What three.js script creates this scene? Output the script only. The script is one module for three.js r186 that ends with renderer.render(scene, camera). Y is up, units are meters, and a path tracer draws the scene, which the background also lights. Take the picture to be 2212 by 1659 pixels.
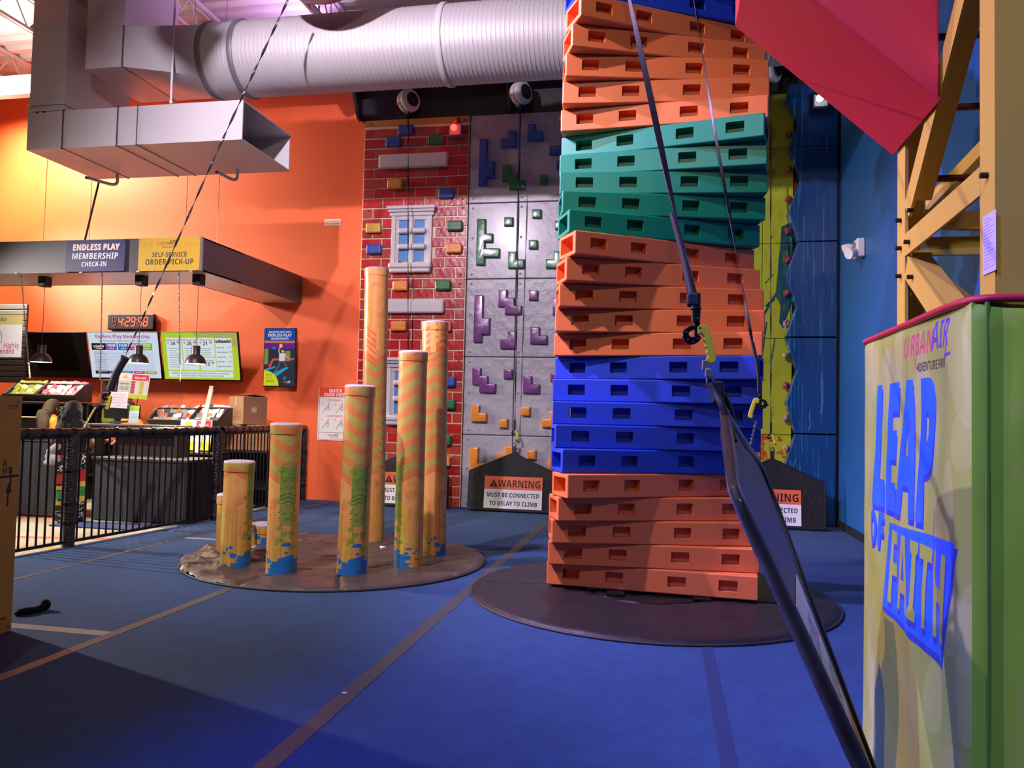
import * as THREE from 'three';
import { RoundedBoxGeometry } from 'three/addons/geometries/RoundedBoxGeometry.js';
import { mergeGeometries, toCreasedNormals } from 'three/addons/utils/BufferGeometryUtils.js';
import { RectAreaLightUniformsLib } from 'three/addons/lights/RectAreaLightUniformsLib.js';
import { MarchingCubes } from 'three/addons/objects/MarchingCubes.js';
import { ImprovedNoise } from 'three/addons/math/ImprovedNoise.js';
import { Brush, Evaluator, SUBTRACTION } from 'three-bvh-csg';

// ---------- camera, exposure, lights ----------
const scene = new THREE.Scene();
scene.background = new THREE.Color(0x000000);
const camera = new THREE.PerspectiveCamera(2 * Math.atan(829.5 / 1680) * 180 / Math.PI, 2212 / 1659, 0.05, 60);
camera.position.set(0, 1.5, 0);
camera.rotation.order = 'YXZ';
camera.rotation.set(Math.atan(0.041), 11.1 * Math.PI / 180, 0.023);
scene.add(camera);
const renderer = new THREE.WebGLRenderer({ antialias: true });
renderer.toneMapping = THREE.LinearToneMapping;
renderer.toneMappingExposure = 1.0;
renderer.shadowMap.enabled = true;
RectAreaLightUniformsLib.init();

const V = (x, y, z) => new THREE.Vector3(x, y, z);
const lin = (r, g, b) => new THREE.Color().setRGB(r, g, b);
// coloured stage lights, lobby lights and high bays; their fittings are built further down at the same places
const LAMPS = [
  // name, position, target, colour (linear), intensity, cone, lens radius
  { name: 'lavender_stage_light', p: [-4.2, 6.5, -3.6], t: [-2.4, 2.4, -10.5], c: [0.95, 0.8, 1.0], i: 155, a: 0.95, r: 0.07, label: 'lavender stage spotlight high above the brown mat' },
  { name: 'violet_stage_light', p: [-4.8, 6.3, -5.55], t: [0.1, 2.4, -6.5], c: [0.62, 0.44, 1.0], i: 330, a: 0.6, r: 0.06, label: 'violet stage spotlight aimed at the block tower' },
  { name: 'violet_stage_light', p: [-4.6, 6.2, -2.5], t: [1.0, 1.9, -2.9], c: [0.62, 0.42, 1.0], i: 150, a: 0.36, r: 0.06, label: 'violet stage spotlight aimed at the yellow steel tower' },
  { name: 'purple_uplight', p: [-5.2, 6.75, -10.7], t: [-5.6, 7.6, -10.3], c: [0.75, 0.42, 1.0], i: 8, a: 1.2, r: 0.07, label: 'purple uplight shining at the roof deck' },
  { name: 'blue_stage_light', p: [-3.5, 6.6, 1.5], t: [0.5, 0, -3.3], c: [0.06, 0.12, 1.0], i: 270, a: 0.36, r: 0.07, label: 'deep blue stage spotlight aimed at the front floor' },
  { name: 'lobby_floodlight', p: [-12.6, 4.2, -7.6], t: [-3.0, 0.4, -7.4], c: [1.0, 0.93, 0.84], i: 230, a: 0.6, r: 0.10, label: 'white floodlight high in the lobby shining across the floor' },
  { name: 'wall_washer', p: [-11.6, 6.9, -10.4], t: [-10.4, 4.4, -12.4], c: [1.0, 0.86, 0.62], i: 125, a: 1.3, r: 0.12, label: 'warm wall washer lamp near the lobby ceiling' },
  { name: 'lobby_downlight', p: [-13.6, 5.2, -10.9], t: [-5.6, 1.6, -12.3], c: [1.0, 0.9, 0.78], i: 330, a: 0.42, r: 0.4, label: 'bright downlight at the far end of the lobby' },
  { name: 'added_lobby_uplight', p: [-10.4, 6.3, -9.6], t: [-9.9, 7.6, -10.3], c: [1.0, 0.86, 0.8], i: 14, a: 1.2, r: 0.1, label: 'added warm uplight out of view that brightens the lobby roof deck' },  // added lamp out of view, only to lighten the lobby roof deck
  { name: 'entrance_floodlight', p: [-1.0, 6.9, 1.9], t: [-1.8, 0.8, -5.5], c: [1.0, 0.86, 0.66], i: 46, a: 1.0, r: 0.12, label: 'warm white floodlight behind the viewer' },
];
for (const L of LAMPS) {
  const s = new THREE.SpotLight(lin(...L.c), L.i, 0, L.a, 0.5, 2);
  const d = V(...L.t).sub(V(...L.p)).normalize();
  s.position.copy(V(...L.p).addScaledVector(d, 0.17)); s.target.position.set(...L.t);
  s.castShadow = true; s.shadow.radius = L.r / 0.02; s.shadow.mapSize.set(2048, 2048); s.name = L.name + '_beam';
  scene.add(s, s.target);
}
// four long ceiling panels (high bays) that fill the hall dimly
const BAYS = [[-8.5, -4.0, 5.0], [-8.6, -10.4, 7.0], [-12.5, -9.0, 6.0]];
for (const [x, z, i] of BAYS) {
  const l = new THREE.RectAreaLight(lin(1, 0.9, 0.8), i, 1.2, 0.5);
  l.position.set(x, 6.96, z); l.lookAt(x, 0, z); scene.add(l);
}

// ---------- helpers ----------
let seed = 7;
const rnd = () => { seed = (seed + 0x6d2b79f5) | 0; let t = Math.imul(seed ^ (seed >>> 15), 1 | seed); t = (t + Math.imul(t ^ (t >>> 7), 61 | t)) ^ t; return ((t ^ (t >>> 14)) >>> 0) / 4294967296; };
const rr = (a, b) => a + (b - a) * rnd();
const noise = new ImprovedNoise();
const used = new Map();
const numbered = (n) => { const k = used.get(n) || 0; used.set(n, k + 1); return k ? n + '_' + String(k).padStart(3, '0') : n; };
const M = (color, roughness = 0.6, o = {}) => new THREE.MeshPhysicalMaterial({ color, roughness, metalness: 0, ...o });
function mesh(name, geo, mat, parent) { const m = new THREE.Mesh(geo, mat); m.name = name; m.castShadow = m.receiveShadow = true; if (parent) parent.add(m); return m; }
function tag(o, label, category, group) { o.userData.label = label; o.userData.category = category; if (group) o.userData.group = group; return o; }
function thing(name, label, category, pos = [0, 0, 0], group) { const g = new THREE.Group(); g.name = numbered(name); g.position.set(...pos); scene.add(g); return tag(g, label, category, group); }
function solo(name, geo, mat, label, category, pos = [0, 0, 0], group) { const m = mesh(numbered(name), geo, mat, scene); m.position.set(...pos); return tag(m, label, category, group); }
function struct(name, geo, mat, pos = [0, 0, 0]) { const m = geo ? mesh(name, geo, mat, scene) : new THREE.Group(); m.name = name; if (!geo) scene.add(m); m.position.set(...pos); m.userData.kind = 'structure'; return m; }
const box = (w, h, d, x = 0, y = 0, z = 0) => new THREE.BoxGeometry(w, h, d).translate(x, y, z);
const rbox = (w, h, d, r, x = 0, y = 0, z = 0, s = 2) => new RoundedBoxGeometry(w, h, d, s, Math.min(r, w / 2.01, h / 2.01, d / 2.01)).translate(x, y, z);
const cyl = (r1, r2, h, n = 20, x = 0, y = 0, z = 0) => new THREE.CylinderGeometry(r1, r2, h, n).translate(x, y, z);
function bar(a, b, r, n = 10, r2 = r) { const A = V(...a), B = V(...b), d = B.clone().sub(A), g = new THREE.CylinderGeometry(r2, r, d.length(), n); g.applyQuaternion(new THREE.Quaternion().setFromUnitVectors(V(0, 1, 0), d.clone().normalize())); return g.translate((A.x + B.x) / 2, (A.y + B.y) / 2, (A.z + B.z) / 2); }
// a box beam from a to b; w is its width along the given side direction, h the other width
function beam(a, b, w, h, side = [0, 0, 1]) { const A = V(...a), B = V(...b), y = B.clone().sub(A), L = y.length(); y.normalize(); const x = V(...side).addScaledVector(y, -V(...side).dot(y)).normalize(), z = x.clone().cross(y); const g = new THREE.BoxGeometry(w, L, h); g.applyMatrix4(new THREE.Matrix4().makeBasis(x, y, z)); return g.translate((A.x + B.x) / 2, (A.y + B.y) / 2, (A.z + B.z) / 2); }
const tube = (pts, r, n = 8, seg = 0) => new THREE.TubeGeometry(new THREE.CatmullRomCurve3(pts.map((p) => V(...p))), seg || pts.length * 6, r, n);
function shape(pts) { const s = new THREE.Shape(); pts.forEach(([x, y], i) => (i ? s.lineTo(x, y) : s.moveTo(x, y))); s.closePath(); return s; }
const extr = (pts, depth, bevel = 0, seg = 2) => new THREE.ExtrudeGeometry(Array.isArray(pts) ? shape(pts) : pts, { depth: depth - bevel, bevelEnabled: bevel > 0, bevelThickness: bevel, bevelSize: bevel, bevelOffset: -bevel, bevelSegments: seg, steps: 1, curveSegments: 10 });
const merge = (list) => mergeGeometries(list.map((g) => { const q = g.index ? g.toNonIndexed() : g; for (const k of Object.keys(q.attributes)) if (!['position', 'normal', 'uv'].includes(k)) q.deleteAttribute(k); return q; }), false);
function canvas(w, h, draw, o = {}) { const c = document.createElement('canvas'); c.width = w; c.height = h; const g = c.getContext('2d'); draw(g, w, h); const t = new THREE.CanvasTexture(c); t.colorSpace = o.data ? THREE.NoColorSpace : THREE.SRGBColorSpace; t.wrapS = t.wrapT = o.repeat ? THREE.RepeatWrapping : THREE.ClampToEdgeWrapping; t.magFilter = THREE.LinearFilter; t.anisotropy = 8; return t; }
// speckle / mottle around mid grey for bump, or between two colours for colour
function noiseTex(n, f, o = {}) {
  const data = new Uint8Array(n * n * 4), { lo = [96, 96, 96], hi = [160, 160, 160], oct = 3, grain = 0.5 } = o, p = (x, y, s) => { // tileable value noise
    const X = x / n * s, Y = y / n * s, xi = Math.floor(X), yi = Math.floor(Y), fx = X - xi, fy = Y - yi, h = (a, b) => { let q = Math.imul((((a % s) + s) % s) * 374761393 + (((b % s) + s) % s) * 668265263 + s * 97, 1274126177); q ^= q >>> 13; q = Math.imul(q, 1103515245); return ((q ^ (q >>> 16)) >>> 0) / 4294967296; };
    const u = fx * fx * (3 - 2 * fx), v = fy * fy * (3 - 2 * fy);
    return (h(xi, yi) * (1 - u) + h(xi + 1, yi) * u) * (1 - v) + (h(xi, yi + 1) * (1 - u) + h(xi + 1, yi + 1) * u) * v;
  };
  for (let y = 0; y < n; y++) for (let x = 0; x < n; x++) {
    let v = 0, a = 0, amp = 1, s = f; for (let k = 0; k < oct; k++) { v += p(x, y, s) * amp; a += amp; amp *= 0.6; s *= 2; }
    v = (v / a) * (1 - grain) + rnd() * grain; const i = (y * n + x) * 4;
    for (let c = 0; c < 3; c++) data[i + c] = lo[c] + (hi[c] - lo[c]) * v; data[i + 3] = 255;
  }
  const t = new THREE.DataTexture(data, n, n); t.wrapS = t.wrapT = THREE.RepeatWrapping; t.magFilter = THREE.LinearFilter; t.minFilter = THREE.LinearMipmapLinearFilter; t.generateMipmaps = true; if (!o.data) t.colorSpace = THREE.SRGBColorSpace; t.needsUpdate = true; return t;
}
const rep = (t, u, v) => { const c = t.clone(); c.repeat.set(u, v); c.needsUpdate = true; return c; };
// box-projected uv in metres so that textures keep their real size
function metreUV(g) { const q = g.index ? g.toNonIndexed() : g, p = q.attributes.position, n = q.attributes.normal, uv = new Float32Array(p.count * 2); for (let i = 0; i < p.count; i++) { const a = Math.abs(n.getX(i)), b = Math.abs(n.getY(i)), c = Math.abs(n.getZ(i)); const [s, t] = b >= a && b >= c ? [p.getX(i), p.getZ(i)] : a >= c ? [p.getZ(i), p.getY(i)] : [p.getX(i), p.getY(i)]; uv[2 * i] = s; uv[2 * i + 1] = t; } q.setAttribute('uv', new THREE.BufferAttribute(uv, 2)); return q; }
// uv that stretches the box [x0,x1] x [y0,y1] of chosen axes to 0..1
function fitUV(g, ax, a0, a1, ay, b0, b1) { const q = g.index ? g.toNonIndexed() : g, p = q.attributes.position, uv = new Float32Array(p.count * 2); for (let i = 0; i < p.count; i++) { uv[2 * i] = (p.getComponent(i, ax) - a0) / (a1 - a0); uv[2 * i + 1] = (p.getComponent(i, ay) - b0) / (b1 - b0); } q.setAttribute('uv', new THREE.BufferAttribute(uv, 2)); return q; }
const txt = (g, s, x, y, size, color, o = {}) => { g.save(); g.translate(x, y); if (o.rot) g.rotate(o.rot); if (o.skew) g.transform(1, 0, o.skew, 1, 0, 0); g.scale(o.sx || 1, 1); g.font = (o.reg ? '' : 'bold ') + size + 'px ' + (o.font || 'sans-serif'); g.textAlign = o.align || 'center'; g.textBaseline = o.base || 'middle'; if (o.stroke) { g.lineJoin = 'round'; g.lineWidth = o.sw || size * 0.12; g.strokeStyle = o.stroke; g.strokeText(s, 0, 0); } g.fillStyle = color; g.fillText(s, 0, 0); g.restore(); };

const bumpFine = noiseTex(256, 32, { data: true, grain: 0.6 });
const bumpSoft = noiseTex(256, 6, { data: true, grain: 0.05, lo: [60, 60, 60], hi: [200, 200, 200] });
const BLACK = M(0x0c0c0e, 0.55), DARK = M(0x17181b, 0.5), STEEL = M(0x8a8c90, 0.35, { metalness: 0.9 }), WHITE = M(0xd8d6d2, 0.5), GALV = M(0xc6c3c2, 0.5, { metalness: 0.12, bumpMap: rep(bumpSoft, 0.8, 0.8), bumpScale: 0.002 });
const RUBBER = M(0x0a0a0b, 0.35), YEL = M(0xd8c832, 0.35, { clearcoat: 0.3 }), WEB = M(0x0e0e12, 0.6);

// ---------- room shell ----------
const orangePaint = M(lin(0.86, 0.135, 0.035), 0.55, { bumpMap: rep(bumpFine, 1.5, 1.5), bumpScale: 0.0008 });
const bluePaint = M(lin(0.01, 0.085, 0.25), 0.45, { bumpMap: rep(bumpFine, 1.5, 1.5), bumpScale: 0.0008 });
const X0 = -15, X1 = 2.5, Z0 = -12.4, Z1 = 3, TOP = 7.62;
struct('wall_back', metreUV(box(X1 - X0 + 0.4, TOP + 0.5, 0.2)), orangePaint, [(X0 + X1) / 2, TOP / 2 - 0.1, Z0 - 0.1]);
struct('wall_right', metreUV(box(0.2, TOP + 0.5, Z1 - Z0)), bluePaint, [X1 + 0.1, TOP / 2 - 0.1, (Z0 + Z1) / 2]);
struct('wall_left', metreUV(box(0.2, TOP + 0.5, Z1 - Z0)), M(0xc9c3b8, 0.8), [X0 - 0.1, TOP / 2 - 0.1, (Z0 + Z1) / 2]);
struct('wall_front', metreUV(box(X1 - X0 + 0.4, TOP + 0.5, 0.2)), M(0x5c5c60, 0.8), [(X0 + X1) / 2, TOP / 2 - 0.1, Z1 + 0.1]);
struct('baseboard_right', rbox(0.02, 0.11, Z1 - Z0 - 0.02, 0.004), M(0x141416, 0.5), [X1 - 0.01, 0.055, (Z0 + Z1) / 2]);
// corrugated roof deck, its ribs running across the hall
{ const pts = [], n = 52, p = (Z1 - Z0 + 0.4) / n; for (let i = 0; i < n; i++) { const a = i * p; pts.push([a, 0], [a + p * 0.34, 0], [a + p * 0.46, 0.06], [a + p * 0.88, 0.06]); } pts.push([n * p, 0], [n * p, 0.2], [0, 0.2]);
  const g = extr(pts, X1 - X0 + 0.4).rotateY(-Math.PI / 2).translate(X1 + 0.2, 0, Z0 - 0.2);
  struct('ceiling', g, M(0xd9d4d2, 0.7), [0, TOP, 0]); }
// lobby concrete with the blue carpet field laid on it
const concrete = M(0xffffff, 0.45, { map: rep(noiseTex(256, 5, { lo: [150, 138, 120], hi: [196, 184, 166], grain: 0.25 }), 0.5, 0.5) });
const floor = struct('floor', metreUV(box(X1 - X0 + 0.4, 0.2, Z1 - Z0 + 0.4)), concrete, [(X0 + X1) / 2, -0.13, (Z0 + Z1) / 2]);
const carpetCol = noiseTex(512, 12, { lo: [12, 40, 80], hi: [32, 74, 120], oct: 4, grain: 0.55 });
const carpet = M(0xffffff, 0.95, { map: rep(carpetCol, 0.9, 0.9), bumpMap: rep(noiseTex(256, 60, { data: true, grain: 0.7 }), 2.5, 2.5), bumpScale: 0.004 });
const tapeMat = M(0x3a3d42, 0.5, { bumpMap: rep(bumpSoft, 2, 2), bumpScale: 0.002 }), tapePale = M(0x7a7a7c, 0.5);
{ const xs = [-6.12, -5.46, -3.55, -1.62, 0.3, X1], off = floor.position;
  { const pts = [[-6.36, Z1], [-6.3, -6.5], [-5.985, -9.66], [-6.01, Z0], [-5.466, Z0], [-5.466, Z1]]; mesh('carpet_panel', metreUV(extr(pts.map(([x, z]) => [x - off.x, -(z - off.z)]).reverse(), 0.04, 0.004).rotateX(-Math.PI / 2).translate(0, -0.04 - off.y + 0.002, 0)), carpet, floor); }
  for (let i = 1; i < 5; i++) { const cuts = i === 1 ? [Z0, -4.6, Z1] : [Z0, -0.9, Z1]; for (let k = 0; k + 1 < cuts.length; k++) { const w = xs[i + 1] - xs[i] - 0.012, d = cuts[k + 1] - cuts[k] - 0.012; const m = mesh('carpet_panel', metreUV(rbox(w, 0.04, d, 0.006)), carpet, floor); m.position.set((xs[i] + xs[i + 1]) / 2 - off.x, -0.02 - off.y, (cuts[k] + cuts[k + 1]) / 2 - off.z); } }
  const strip = (x0, z0, x1, z1, w, mat) => { const L = Math.hypot(x1 - x0, z1 - z0), m = mesh('seam_tape', metreUV(rbox(w, 0.003, L, 0.001)), mat, floor); m.position.set((x0 + x1) / 2 - off.x, 0.0005 - off.y, (z0 + z1) / 2 - off.z); m.rotation.y = Math.atan2(x1 - x0, z1 - z0); };
  strip(-5.46, Z0 + 0.3, -5.46, Z1, 0.07, tapeMat); strip(-3.55, Z0 + 0.3, -3.55, -2.2, 0.085, tapeMat); strip(-1.62, Z0 + 0.3, -1.63, Z1, 0.1, tapeMat); strip(0.3, Z0 + 0.4, 0.3, Z1, 0.075, M(0x142a52, 0.8));
  strip(-5.46, -4.6, -3.58, -4.6, 0.1, tapePale); strip(-6.1, -8.6, -5.5, -8.6, 0.09, tapePale); strip(-5.42, -8.2, -4.4, -8.2, 0.09, tapePale); strip(-3.5, -8.75, -1.68, -8.75, 0.05, M(0x142a52, 0.8));
  const line = (x0, z0, x1, z1, w, c) => { const L = Math.hypot(x1 - x0, z1 - z0), m = mesh('painted_line', box(w, 0.002, L), M(c, 0.6), floor); m.position.set((x0 + x1) / 2 - off.x, -0.029 - off.y, (z0 + z1) / 2 - off.z); m.rotation.y = Math.atan2(x1 - x0, z1 - z0); };
  line(-7.6, -7.75, -6.2, -8.02, 0.12, 0xe2582e); line(-9.5, -7.0, -6.2, -7.35, 0.12, 0xd99a2b); line(-9.2, -9.2, -8.0, -9.25, 0.1, 0xe2582e);
}

// ---------- twisting block tower ----------
const plastic = (c) => M(c, 0.42, { bumpMap: rep(bumpFine, 5, 5), bumpScale: 0.0006 });
const blockMats = { O: plastic(lin(0.72, 0.165, 0.05)), B: plastic(lin(0.01, 0.04, 0.46)), G: plastic(lin(0.0, 0.2, 0.12)) };
{
  const W = 1.74, H = 0.197, D = 0.325, ev = new Evaluator(); ev.useGroups = false; ev.attributes = ['position', 'normal', 'uv'];
  let b = new Brush(new RoundedBoxGeometry(W, H - 0.002, D, 2, 0.012)); b.updateMatrixWorld();
  const cut = (g) => { const c = new Brush(g); c.updateMatrixWorld(); b = ev.evaluate(b, c, SUBTRACTION); };
  for (const s of [-1, 1]) cut(rbox(0.26, H * 0.66, D * 0.74, 0.012, s * W / 2, 0, 0));
  for (const fx of [0.122, 0.335, 0.63, 0.865]) cut(rbox(0.148, 0.09, D * 1.3, 0.008, (fx - 0.5) * W, 0.004, 0));
  // a solid core keeps the pockets blind
  const core = rbox(W - 0.3, H * 0.9, 0.15, 0.002);
  const blockGeo = merge([metreUV(b.geometry), metreUV(core)]);
  const th = [-4, 5, 13, 21.5, 31, 25, 14, 5, -5, -13, -6, 4, 13, 22.5, 31, 24, 13.5, 5, -4, -12, -3, 5, 12, 21, 29.5, 25, 15, 6], col = 'OOOOOBBBBBOOOOOGGGGGOOOOOBBB';
  const t = thing('twisting_block_tower', 'tall twisting tower of stacked orange, blue and green plastic blocks', 'climbing tower', [-0.073, 0, -6.79]);
  th.forEach((a, i) => { const m = mesh('block', blockGeo, blockMats[col[i]], t); m.position.set(-0.02 + 0.0021 * i, 0.06 + H * (i + 0.5), 0); m.rotation.y = a * Math.PI / 180; });
  mesh('base_frame', merge([box(1.1, 0.014, 0.24, 0, 0.055, 0), box(0.14, 0.012, 0.5, -0.3, 0.052, 0.03), box(0.14, 0.012, 0.5, 0.4, 0.052, 0)]), BLACK, t);
  mesh('core_column', cyl(0.05, 0.05, TOP - 0.12, 20, 0, TOP / 2 + 0.04, 0), DARK, t);
}

// ---------- round landing mats ----------
const vinylBump = rep(bumpSoft, 2, 2);
function landingMat(name, label, cx, cz, R, mat, wr, seams, inner) {
  const t = thing(name, label, 'mat', [cx, 0, cz]), sector = (r0, r1, a0, a1, part) => {
    const nr = 40, na = Math.max(10, Math.round((a1 - a0) * 40)), pos = [], uv = [], idx = [];
    for (let i = 0; i <= nr; i++) for (let j = 0; j <= na; j++) {
      const r = r0 + (r1 - r0) * i / nr, a = a0 + (a1 - a0) * j / na, x = r * Math.cos(a), z = r * Math.sin(a), e = Math.min(1, Math.min((R - r) / 0.05, (r - r0) / 0.03 + 0.02, (r1 - r) / 0.03 + 0.02, (a - a0) * r / 0.03 + 0.02, (a1 - a) * r / 0.03 + 0.02));
      const k = wr(x, z), q = 1 - Math.abs(noise.noise(x * 2.2 + 3, z * 2.2, 1.5)), q2 = 1 - Math.abs(noise.noise(x * 3.2 + z * 1.6, z * 3.4 - 9, 4.5));
      pos.push(x, 0.004 + 0.03 * Math.sqrt(Math.max(0, e)) + k * (0.03 * q ** 8 + 0.022 * q2 ** 9 + 0.028 * (1 - Math.abs(noise.noise(x * 1.8 + z * 1.4 + 5, z * 4.2, 8))) ** 12 + 0.006 * noise.noise(x * 6, z * 6, 2)), z); uv.push(x, z);
    }
    for (let i = 0; i < nr; i++) for (let j = 0; j < na; j++) { const p = i * (na + 1) + j; idx.push(p, p + 1, p + na + 1, p + 1, p + na + 2, p + na + 1); }
    const g = new THREE.BufferGeometry(); g.setAttribute('position', new THREE.Float32BufferAttribute(pos, 3)); g.setAttribute('uv', new THREE.Float32BufferAttribute(uv, 2)); g.setIndex(idx); g.computeVertexNormals(); mesh(part, g, mat, t);
  };
  seams.forEach((a, i) => sector(inner, R, a, i + 1 < seams.length ? seams[i + 1] : seams[0] + Math.PI * 2, 'cover_segment'));
  sector(0.001, inner, 0, Math.PI * 2, 'centre_disc');
  mesh('hem', new THREE.TorusGeometry(R - 0.005, 0.012, 6, 120).rotateX(Math.PI / 2).translate(0, 0.008, 0), M(0x2b241f, 0.6), t);
}
landingMat('landing_mat', 'round wrinkled brown vinyl landing mat under the yellow pillars', -3.24, -7.52, 1.5, M(0x4a3d37, 0.42, { bumpMap: vinylBump, bumpScale: 0.012 }), (x, z) => 0.3 + 0.75 * Math.max(0, Math.min(1, (-x - 0.15) * 1.3)) * (z > -0.6 ? 1 : 0.5), [0.35, 1.15, 1.75, 2.45, 3.6, 5.0], 0.72);
landingMat('landing_mat', 'round smooth black vinyl landing mat under the block tower', -0.1, -6.85, 1.53, M(0x1c1618, 0.5, { bumpMap: vinylBump, bumpScale: 0.006 }), (x, z) => 0.14, [0.2, 3.05, 4.4], 0.5);

// ---------- printed climbing pillars ----------
const pillarPrint = canvas(512, 2048, (g, w, h) => {
  const S = 595, Y = (m) => h - m * S, poly = (pts, c) => { g.fillStyle = c; g.beginPath(); pts.forEach(([x, y], i) => (i ? g.lineTo(x, y) : g.moveTo(x, y))); g.closePath(); g.fill(); };
  const blot = (x, y, rx, ry, c, n = 14) => { g.fillStyle = c; g.beginPath(); for (let i = 0; i < n; i++) { const a = i / n * 6.283, k = rr(0.75, 1.15); const px = x + Math.cos(a) * rx * k, py = y + Math.sin(a) * ry * k; i ? g.lineTo(px, py) : g.moveTo(px, py); } g.closePath(); g.fill(); };
  g.fillStyle = '#dfa65a'; g.fillRect(0, 0, w, h);
  g.fillStyle = '#f4a862'; g.fillRect(0, 0, w, Y(2.0));
  for (let i = 0; i < 500; i++) blot(rr(0, w), rr(0, h), rr(6, 40), rr(6, 34), ['rgba(196,96,44,.22)', 'rgba(206,160,64,.2)', 'rgba(222,122,60,.2)'][i % 3], 9);
  for (let x = 0; x < w; x += 22) { g.fillStyle = ['rgba(214,164,58,.55)', 'rgba(190,106,44,.5)', 'rgba(204,146,54,.4)'][(x / 22) % 3]; g.fillRect(x, Y(0.55 + 0.12 * Math.sin(x)), 11, 900); }
  // chevron bands (two repeats around)
  for (let k = 0; k < 17; k++) for (let s = 0; s < 2; s++) { const x = s * 256, y = Y(0.76 + k * 0.078), t = 46, A = 70, c = k % 2 ? '#aaa24a' : '#cc6c38'; g.globalAlpha = k % 2 ? 0.85 : 0.6; poly([[x, y], [x + 128, y - A], [x + 256, y], [x + 256, y - t], [x + 128, y - A - t], [x, y - t]], c); }
  g.globalAlpha = 1;
  for (let i = 0; i < 8; i++) { const y = Y(0.86 + i * 0.085); poly([[20, y], [66, y + 30], [66, y + 58], [20, y + 26]], 'rgba(190,176,66,.85)'); }
  for (let k = 0; k < 6; k++) for (let s = 0; s < 2; s++) { const x = s * 256 + 60, y = Y(1.98 + k * 0.07), c = 'rgba(214,92,40,.5)'; poly([[x, y], [x + 120, y - 60], [x + 200, y], [x + 200, y - 20], [x + 120, y - 84], [x, y - 22]], c); }
  // arrows
  const arrow = (x, m, hw, len, c) => { const y = Y(m); poly([[x, y], [x + hw, y + hw * 1.3], [x + hw * 0.42, y + hw * 1.3], [x + hw * 0.42, y + len], [x - hw * 0.42, y + len], [x - hw * 0.42, y + hw * 1.3], [x - hw, y + hw * 1.3]], c); };
  for (let s = 0; s < 2; s++) { const o = s * 256; arrow(o + 60, 0.62, 34, 330, '#cbb03c'); arrow(o + 24, 0.5, 16, 300, '#c9a73f'); arrow(o + 104, 0.48, 24, 300, '#cda945'); arrow(o + 142, 0.55, 18, 320, '#c79b40'); arrow(o + 60, 0.32, 28, 190, '#d2bd48'); arrow(o + 215, 0.44, 18, 260, '#cda945'); arrow(o + 180, 0.3, 14, 180, '#d2b548'); }
  for (let s = 0; s < 2; s++) { const o = s * 256; arrow(o + 70, 3.05, 36, 380, '#dba54a'); arrow(o + 150, 2.85, 30, 360, '#e0b055'); arrow(o + 215, 2.95, 24, 300, '#d79f48'); arrow(o + 110, 2.55, 40, 260, '#e3b25a'); arrow(o + 30, 2.5, 22, 220, '#dca44c'); }
  for (let i = 0; i < 60; i++) blot(rr(40, 330), Y(rr(3.08, 3.26)), rr(5, 11), rr(5, 8), '#dfc257', 8);
  // green splash column with mirrored dark marks
  g.fillStyle = 'rgba(98,150,48,.8)'; g.fillRect(210, Y(0.96), 92, 0.3 * S); g.fillStyle = 'rgba(116,154,56,.72)'; g.fillRect(214, Y(0.66), 84, 0.22 * S); for (let i = 0; i < 60; i++) blot(256 + rr(-56, 56), Y(rr(0.24, 1.0)), rr(6, 20), rr(5, 18), i % 3 ? 'rgba(98,150,48,.6)' : 'rgba(160,160,64,.6)', 10);
  for (let i = 0; i < 26; i++) { const x = rr(6, 46), m = rr(0.4, 0.98), r1 = rr(2, 7), r2 = rr(1.5, 4); for (const s of [-1, 1]) blot(256 + s * x, Y(m), r1, r2, 'rgba(74,72,34,.8)', 7); }
  for (let k = 0; k < 3; k++) { g.strokeStyle = 'rgba(60,70,30,.9)'; g.lineWidth = 4; g.beginPath(); g.moveTo(212, Y(0.7 - k * 0.035)); g.lineTo(256, Y(0.73 - k * 0.035)); g.lineTo(300, Y(0.7 - k * 0.035)); g.stroke(); }
  // blue splat at the foot
  const blue = '#2372b8'; blot(256, Y(0.07), 84, 62, blue, 26); blot(256, Y(0.03), 120, 40, blue, 22); blot(150, Y(0.12), 26, 16, blue); blot(352, Y(0.1), 22, 14, blue); blot(256, Y(0.27), 28, 13, blue); for (let i = 0; i < 34; i++) blot(256 + rr(-190, 190), Y(rr(0.01, 0.2)), rr(5, 18), rr(4, 11), blue, 9);
});
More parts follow.
